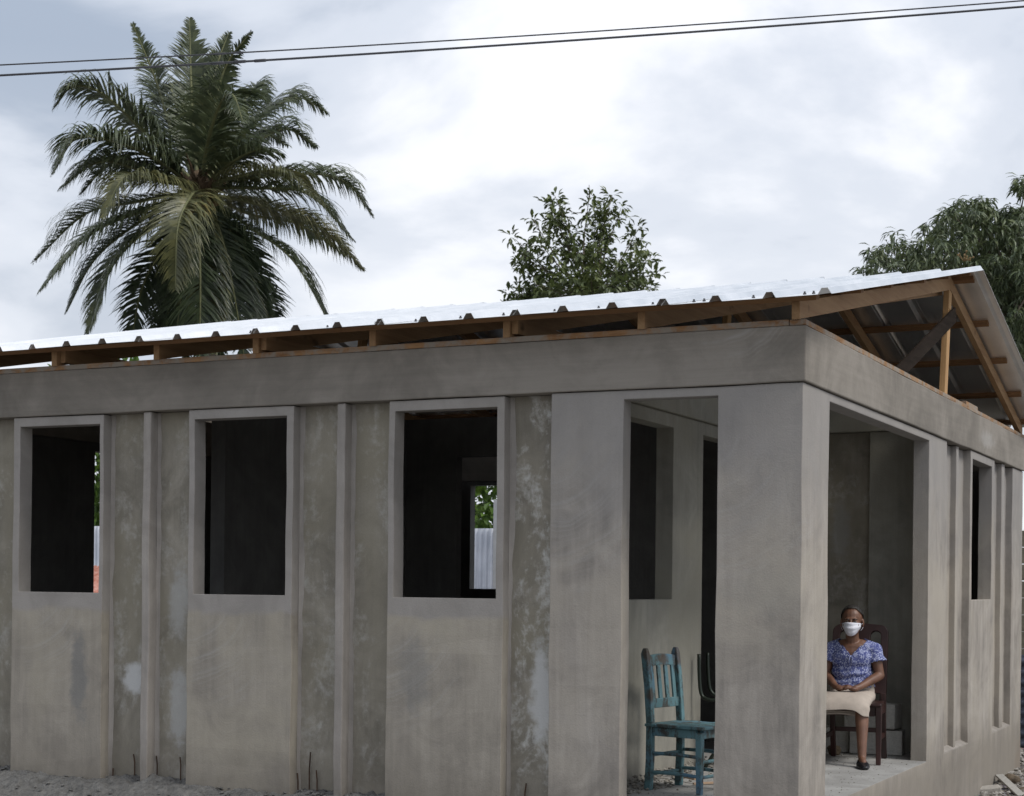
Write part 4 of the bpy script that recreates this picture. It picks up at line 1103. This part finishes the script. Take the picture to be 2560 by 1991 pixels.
# head: skull, face, jaw, brow, nose, cheeks, ears
hz = 1.040
b.ell((0, .012, hz+.035), (.076, .094, .082)); b.ell((0, -.018, hz-.028), (.064, .072, .082)); b.ell((0, -.035, hz-.078), (.042, .042, .035))
b.ell((0, -.078, hz+.020), (.050, .014, .012)); capsule(b, (0, -.090, hz+.006), .009, (0, -.104, hz-.030), .013); b.ell((-.014, -.094, hz-.034), (.008, .008, .007)); b.ell((.014, -.094, hz-.034), (.008, .008, .007))
for sx in (-1, 1):
    b.ell((sx*.038, -.070, hz-.026), (.022, .018, .020)); b.ell((sx*.0795, .008, hz-.010), (.009, .020, .032)); b.ell((sx*.030, -.078, hz+.003), (.018, .010, .0085))
b.ell((0, -.083, hz-.065), (.024, .010, .009))
# shoulders, arms
for sx in (-1, 1):
    sh = Vector((sx*.158, .055, .825)); el = Vector((sx*.202, .045, .640)); wr = Vector((sx*.085 - .012, -.170, .562))
    capsule(b, (sx*.06, .05, .865), .045, sh, .05); capsule(b, sh, .047, el, .036); capsule(b, el, .037, el.lerp(wr, .4), .035); capsule(b, el.lerp(wr, .4), .035, wr, .023)
    # hand: palm cupped on the lap, five separate fingers
    palm_c = Vector((sx*.045 - .012, -.208, .550))
    capsule(b, wr, .022, palm_c + Vector((sx*.012, .012, .002)), .025); b.ell(palm_c, (.036, .034, .017))
    base = [Vector((sx*.018 - .012, -.188 - .014*k, .550 + (.004 if k in (1, 2) else 0))) for k in range(4)]
    for k, p in enumerate(base):
        Lf = (.030, .034, .032, .026)[k]
        d1 = Vector((-sx*.92, -.22 - .10*k, .12)).normalized(); d2 = Vector((-sx*.75, -.3, -.35)).normalized() if sx > 0 else Vector((-sx*.6, -.35, .25)).normalized()
        off = Vector((0, -.007 if sx > 0 else 0, .014 if sx > 0 else -.004))
        capsule(b, palm_c.lerp(p, .6) + off*.4, .0088, p + off + d1*.012, .0084, 8); capsule(b, p + off + d1*.012, .0084, p + off + d1*.012 + d2*Lf*.9, .0066, 8)
    th = palm_c + Vector((-sx*.005, .026, .012)); capsule(b, palm_c + Vector((sx*.012, .014, .006)), .011, th, .010, 8); capsule(b, th, .0095, th + Vector((-sx*.034, -.014, .012)), .0075, 8)
# legs
for sx, kn, an, toe in ((1, (.105, -.315, .435), (.122, -.425, .075), (.150, -.56, .020)), (-1, (-.24, -.26, .435), (-.265, -.24, .075), (-.29, -.375, .020))):
    hip = Vector((sx*.085, .07, .478)); kn, an, toe = Vector(kn), Vector(an), Vector(toe)
    capsule(b, hip, .060, kn, .048); calf = kn.lerp(an, .3) + Vector((0, .014, 0))
    capsule(b, kn, .046, calf, .049); capsule(b, calf, .049, kn.lerp(an, .72), .036); capsule(b, kn.lerp(an, .72), .036, an, .030)
    heel = an + Vector((-.006, .03, -.045)); capsule(b, an, .029, heel, .024); capsule(b, an + Vector((0, -.005, -.012)), .027, an.lerp(toe, .55), .024); capsule(b, an.lerp(toe, .5), .023, an.lerp(toe, .9), .015)
body_me = remeshed(b, 'body', .0046, 3, .5)
wpart('body', body_me, M_skin)
# eyes, brows
M_eye = simple('dark_eye', (.012, .008, .006), .15, spec=.6, var=.1); M_white = simple('eye_white', (.22, .18, .16), .3, var=.05)
for sx in (-1, 1):
    q = MB(); q.ell((0,0,0), (.0115, .0075, .0048), 12, 8); me = q.mesh('eye'); o = wpart('eye', me, M_white); o.location = (sx*.030, -.0845, hz+.002)
    q = MB(); q.ell((0,0,0), (.0066, .0036, .0054), 10, 6); i_ = wpart('iris', q.mesh('iris'), M_eye, o); i_.location = (0, -.0062, 0)
    q = MB(); q.tube([(sx*.012, -.092, hz+.017), (sx*.03, -.0905, hz+.0215), (sx*.047, -.079, hz+.016)], [.003, .004, .002], 6); wpart('eyebrow', q.mesh('eyebrow'), M_eye)
# hair: close, drawn back
q = MB(); q.ell((0, .018, hz+.040), (.0860, .102, .090)); q.ell((0, .070, hz+.0), (.066, .058, .062)); hm = remeshed(q, 'hair', .006, 2)
bm = bmesh.new(); bm.from_mesh(hm)
kill = [v for v in bm.verts if v.co.y < .004 - .25*max(0, v.co.z-hz-.02) and v.co.z < hz + .098 - 1.1*max(0, abs(v.co.x)-.036)] + [v for v in bm.verts if v.co.z < hz - .015 and v.co.y < .040]
bmesh.ops.delete(bm, geom=list(set(kill)), context='VERTS'); bm.to_mesh(hm); bm.free()
t = NT('black_grey_hair'); tn = t.noise(1, 4, .6, 0, t.map(scale=(160, 22, 60)))
wpart('hair', hm, t.done(t.ramp(tn, [(.35, (.008, .007, .006)), (.75, (.045, .04, .036))]), .5))
# white mask with pleats and ear loops
def mask_mesh():
    q = MB(); nu, nv = 25, 17
    for j in range(nv):
        v = j/(nv-1)
        for i in range(nu):
            u = i/(nu-1)*2 - 1
            zt, zbm = hz - .010 + .006*(1-u*u), hz - .106 + .044*abs(u)**2.4
            z = zt + (zbm - zt)*v
            x = u * (.069 - .014*max(0, v-.5)*2)
            dep = -.1245 + .090*abs(u)**2.5 + .014*(v-.3)**2*4*v - .008*math.sin(math.pi*min(1, v*1.2))
            pl = .0032*math.sin(v*math.pi*5.5 + abs(u)*1.2) * (1 - .3*abs(u))
            q.v.append((x, dep - pl, z))
    for j in range(nv-1):
        for i in range(nu-1): q.f.append((j*nu+i, (j+1)*nu+i, (j+1)*nu+i+1, j*nu+i+1))
    return q.mesh('face_mask')
mo = wpart('face_mask', mask_mesh(), simple('white_cotton', (.72, .72, .78), .85, var=.04)); so = mo.modifiers.new('t', 'SOLIDIFY'); so.thickness = .002
for sx in (-1, 1):
    q = MB(); q.tube([(sx*.069, -.026, hz-.022), (sx*.079, -.01, hz-.012), (sx*.085, .010, hz+.006)], .0010, 6); q.tube([(sx*.066, -.026, hz-.066), (sx*.077, -.008, hz-.05), (sx*.084, .014, hz-.03)], .0010, 6)
    wpart('ear_loop', q.mesh('ear_loop'), mo.data.materials[0], mo)
# blouse
def fabric():
    t = NT('blue_fan_print'); oc = t.n('ShaderNodeTexCoord').outputs['Object']
    v = t.n('ShaderNodeTexVoronoi'); v.inputs['Scale'].default_value = 22; t.l(oc, v.inputs['Vector'])
    nz = t.n('ShaderNodeTexNoise'); nz.inputs['Scale'].default_value = 14; t.l(oc, nz.inputs['Vector'])
    sub = t.n('ShaderNodeVectorMath', operation='SUBTRACT'); t.l(oc, sub.inputs[0]); t.l(v.outputs['Position'], sub.inputs[1])
    sp = t.n('ShaderNodeSeparateXYZ'); t.l(sub.outputs[0], sp.inputs[0])
    ang = t.math('ARCTAN2', sp.outputs[2], sp.outputs[0])
    rays = t.math('SINE', t.math('ADD', t.math('MULTIPLY', ang, 9.0), t.math('MULTIPLY', nz.outputs['Fac'], 16.0)))
    rings = t.math('SINE', t.math('MULTIPLY', v.outputs['Distance'], 15.0))
    f = t.math('ADD', t.math('MULTIPLY', rays, .6), t.math('MULTIPLY', rings, .5))
    col = t.ramp(t.math('ADD', t.math('MULTIPLY', f, .5), .5), [(.34, (.075, .090, .24)), (.55, (.16, .185, .375)), (.80, (.40, .43, .58))])
    t.bump(t.noise(40, 4, .6), .25, .004)
    return t.done(col, .85, spec=.2)
M_fab = fabric()
b = MB(); g = .013
b.ell((0, .07, .57), (.158+g, .118+g, .085)); b.ell((0, .065, .66), (.141+g, .106+g, .12)); b.ell((0, .052, .77), (.152+g, .100+g, .12)); b.ell((0, .05, .845), (.167+g*.6, .077+g*.4, .060+.004))
for sx in (-1, 1):
    sh = Vector((sx*.158, .055, .825)); el = Vector((sx*.202, .045, .640))
    capsule(b, (sx*.07, .05, .868), .047, sh + Vector((0, 0, .004)), .057); capsule(b, sh, .056, sh.lerp(el, .46), .059)
bmsh = remeshed(b, 'blouse', .0075, 5, .5)
bm = bmesh.new(); bm.from_mesh(bmsh); kill = []
for v in bm.verts:
    p = v.co; k = False
    if p.z < .550: k = True
    if p.y < .05 and p.z > .792 and abs(p.x) < .012 + (p.z-.792)*.88: k = True      # V neck
    if p.z > .893 and abs(p.x) < .085: k = True
    for sx in (-1, 1):
        sh = Vector((sx*.158, .055, .825)); el = Vector((sx*.202, .045, .640)); ax = (el-sh).normalized()
        if (p-sh).dot(ax) > .088 and p.x*sx > .142 and (p - sh - ax*(p-sh).dot(ax)).length < .085: k = True
    if k: kill.append(v); continue
bmesh.ops.delete(bm, geom=kill, context='VERTS'); bm.normal_update()
for v in bm.verts:
    p = v.co
    fold = .0045*math.sin(p.z*95 + 9*mnoise.noise(p*9)) * sm(.80, .60, p.z) + .007*mnoise.noise(Vector((p.x*13, p.y*13, p.z*22)))
    if abs(p.x) < .02 and p.y < 0: fold += .004*math.sin(p.x*480)
    v.co = p + v.normal*fold
    if p.z < .56: v.co.x *= 1.03
    sx = 1 if p.x > 0 else -1; sh = Vector((sx*.158, .055, .825)); el = Vector((sx*.202, .045, .640)); ax = (el-sh).normalized()
    t_ = (p-sh).dot(ax)
    if p.x*sx > .14 and .05 < t_ < .10 and (p - sh - ax*t_).length < .08 and p.z > .72:
        a_ = math.atan2(p.y-.05, p.x*sx - .18); v.co += v.normal * (t_-.05)*.25*(1 + .5*math.sin(a_*9))
bm.to_mesh(bmsh); bm.free()
blo = wpart('blouse', bmsh, M_fab); so = blo.modifiers.new('t', 'SOLIDIFY'); so.thickness = .004; so.offset = 1
# ruffle along the neckline and ties
q = MB(); pts = []
for sx in (-1, 1):
    pts = []
    for i in range(40):
        s_ = i/39; z = .79 + .105*s_; x = sx*(.012 + (z-.792)*.88); y = -.055 + .105*s_**1.6 + .004*math.sin(i*1.9)
        pts.append((x + sx*.004*math.sin(i*1.9), y - .004, z))
    q.tube(pts, [.0055 + .002*math.sin(i*2.3) for i in range(40)], 7)
wpart('neck_ruffle', q.mesh('neck_ruffle'), M_fab, blo)
q = MB()
for sx in (-1, 1): q.tube([(sx*.004, -.066, .79), (sx*.014, -.074, .755), (sx*.010, -.076, .715)], [.005, .004, .003], 6)
wpart('tie', q.mesh('tie'), M_fab, blo)
# skirt: a tube of cloth round both thighs, open at the hem
def superring(cx, cy, cz, a, c, tilt, n=40, e=2.7, wav=0):
    out = []
    for k in range(n):
        th = 2*math.pi*k/n; ct, st = math.cos(th), math.sin(th)
        x = a*abs(ct)**(2/e)*(1 if ct > 0 else -1); z = c*abs(st)**(2/e)*(1 if st > 0 else -1)
        out.append(Vector((cx + x, cy + tilt*z + wav*math.sin(th*5), cz + z + wav*math.sin(th*7+1))))
    return out
q = MB(); rings = []
sp_ = bez([(0, .17, .482), (0, .03, .480), (-.02, -.14, .474), (-.045, -.285, .455), (-.060, -.335, .420), (-.062, -.350, .385)], 22)
for i, c in enumerate(sp_):
    t_ = i/21; T = (sp_[min(i+1, 21)] - sp_[max(i-1, 0)]).normalized(); N = Vector((1,0,0)).cross(T).normalized()
    if N.z < 0: N = -N
    aa = .165 + .055*sm(0, .8, t_); cc = .064 + .008*sm(.5, 1, t_) + .003*math.sin(t_*11); ring = []
    for k in range(44):
        th = 2*math.pi*k/44; ct, st = math.cos(th), math.sin(th); e_ = 2.5
        x = aa*abs(ct)**(2/e_)*(1 if ct > 0 else -1); n_v = cc*abs(st)**(2/e_)*(1 if st > 0 else -1)
        w_ = 1 + .016*t_*math.sin(th*7 + 1) + .03*math.exp(-((t_-.80)/.05)**2) - .02*math.exp(-((t_-.70)/.05)**2)
        ring.append(c + Vector((x*w_, 0, 0)) + N*n_v*w_ + Vector((0, 0, -.030*sm(.10, .20, x)*sm(.7, 1, t_))))
    rings.append(ring)
q.loft(rings, True, False)
rw = []
for z, a, c in ((.49, .168, .125), (.53, .166, .123), (.565, .158, .118), (.592, .152, .113), (.60, .150, .111)):
    rw.append([Vector((a*math.cos(2*math.pi*k/36), .07 + c*math.sin(2*math.pi*k/36), z)) for k in range(36)])
q.loft(rw, False, False)
me = q.mesh('skirt')
for v in me.vertices:
    p = v.co; n3 = mnoise.noise(Vector((p.x*9, p.y*14, p.z*9)))*.009 + mnoise.noise(Vector((p.x*22, p.y*26, p.z*20)))*.004
    s_ = sm(.1, -.1, p.y); dip = 0
    v.co.z += n3 + dip; v.co.y += n3*.7
sk = wpart('skirt', me, simple('beige_cloth', (.43, .37, .315), .9, var=.08, scale=20, bump=.15)); so = sk.modifiers.new('t', 'SOLIDIFY'); so.thickness = .005
su = sk.modifiers.new('s', 'SUBSURF'); su.levels = 1; su.render_levels = 1
# shoes
for sx, an, toe in ((1, (.122, -.425, .075), (.150, -.56, .020)), (-1, (-.265, -.24, .075), (-.29, -.375, .020))):
    an, toe = Vector(an), Vector(toe); d = (toe-an); d.z = 0; d.normalize(); nrm = Vector((-d.y, d.x, 0)); q = MB()
    hl = Vector((an.x, an.y, 0)) - d*.058; L = .250; rr = []
    for i in range(13):
        t_ = i/12; w = .041*math.sin(math.pi*min(.98, .10 + t_*.86))**.5 + .006; top_ = .064 - .016*sm(0, .5, t_) - .022*sm(.6, 1, t_)
        c = hl + d*L*t_
        rr.append([c + nrm*w*x_ + Vector((0,0,z_)) for x_, z_ in ((-.85, .002), (-1.02, .014), (-.92, .6*top_), (-.70, top_), (-.2, top_*1.06 if t_ > .52 else top_*.35), (.2, top_*1.06 if t_ > .52 else top_*.35), (.70, top_), (.92, .6*top_), (1.02, .014), (.85, .002))])
    q.loft(rr); sh_ = wpart('shoe', q.mesh('shoe'), simple('black_leather', (.012, .012, .014), .35, var=.2)); su = sh_.modifiers.new('s', 'SUBSURF'); su.levels = 1; su.render_levels = 1
    q = MB(); c = hl + d*L*.68 + Vector((0,0,.036)); q.ell(c + nrm*.010, (.010, .006, .005), 8, 6); q.ell(c - nrm*.010, (.010, .006, .005), 8, 6); q.ell(c, (.004,.004,.004), 6, 4)
    wpart('bow', q.mesh('bow'), simple('gold_black_bow', (.10, .08, .05), .4), sh_)

# ------------------------------------------------------------------ overhead cables and the bird
def cable(u0, v0, u1, v1, sag, depth, label, clips, r=.011):
    A, B = at_dist(u0, v0, depth), at_dist(u1, v1, depth * 1.02); d = B - A
    pts = []
    for i in range(61):
        t_ = -.7 + 2.4*i/60; p = A + d*t_; p.z += -sag*4*(.25 - (t_-.5)**2); pts.append(p)
    t = thing('power_cable', label, 'cable', tuple(pts[0]), group='power cables across the sky')
    q = MB(); q.tube(pts, r, 8); q.build('wire', M_rubber, t, smooth=True)
    for uc in clips:
        tt = (uc - u0)/(u1 - u0); k = min(range(61), key=lambda i: abs((-.7 + 2.4*i/60) - tt)); c = pts[k]
        f = (tt - (-.7 + 2.4*k/60)); c = c + d*f; e1 = d.normalized()*.05
        q = MB(); q.tube([c - e1, c - e1*.8, c + e1*.8, c + e1], [r*1.05, r*1.45, r*1.45, r*1.05], 8); q.build('splice', M_rubber, t, smooth=True)
cable(0, 163, 2560, 2, .032, 14.2, 'upper thinner power cable crossing the sky above the roof', (540, 586), .0062)
cable(0, 189, 2560, 17, .028, 13.6, 'lower thicker power cable crossing the sky above the roof', (535, 590, 640), .009)
bp = at_dist(724, 440, PD - .3)
bird = thing('bird', 'small dark bird perched on a right hand palm frond', 'bird', tuple(bp))
q = MB(); M_ = Matrix.Rotation(math.radians(35), 3, 'Y'); q.ell(bp + Vector((0,0,.05)), (.045, .04, .085), 10, 8, M_); q.ell(bp + Vector((-.035, 0, .135)), (.032, .03, .032), 10, 8)
q.tube([bp + Vector((-.06,0,.14)), bp + Vector((-.095,0,.138))], [.009, .002], 6); q.tube([bp + Vector((.04,0,0)), bp + Vector((.10,0,-.10))], [.022, .012], 6)
q.build('plumage', M_bird, bird, smooth=True)
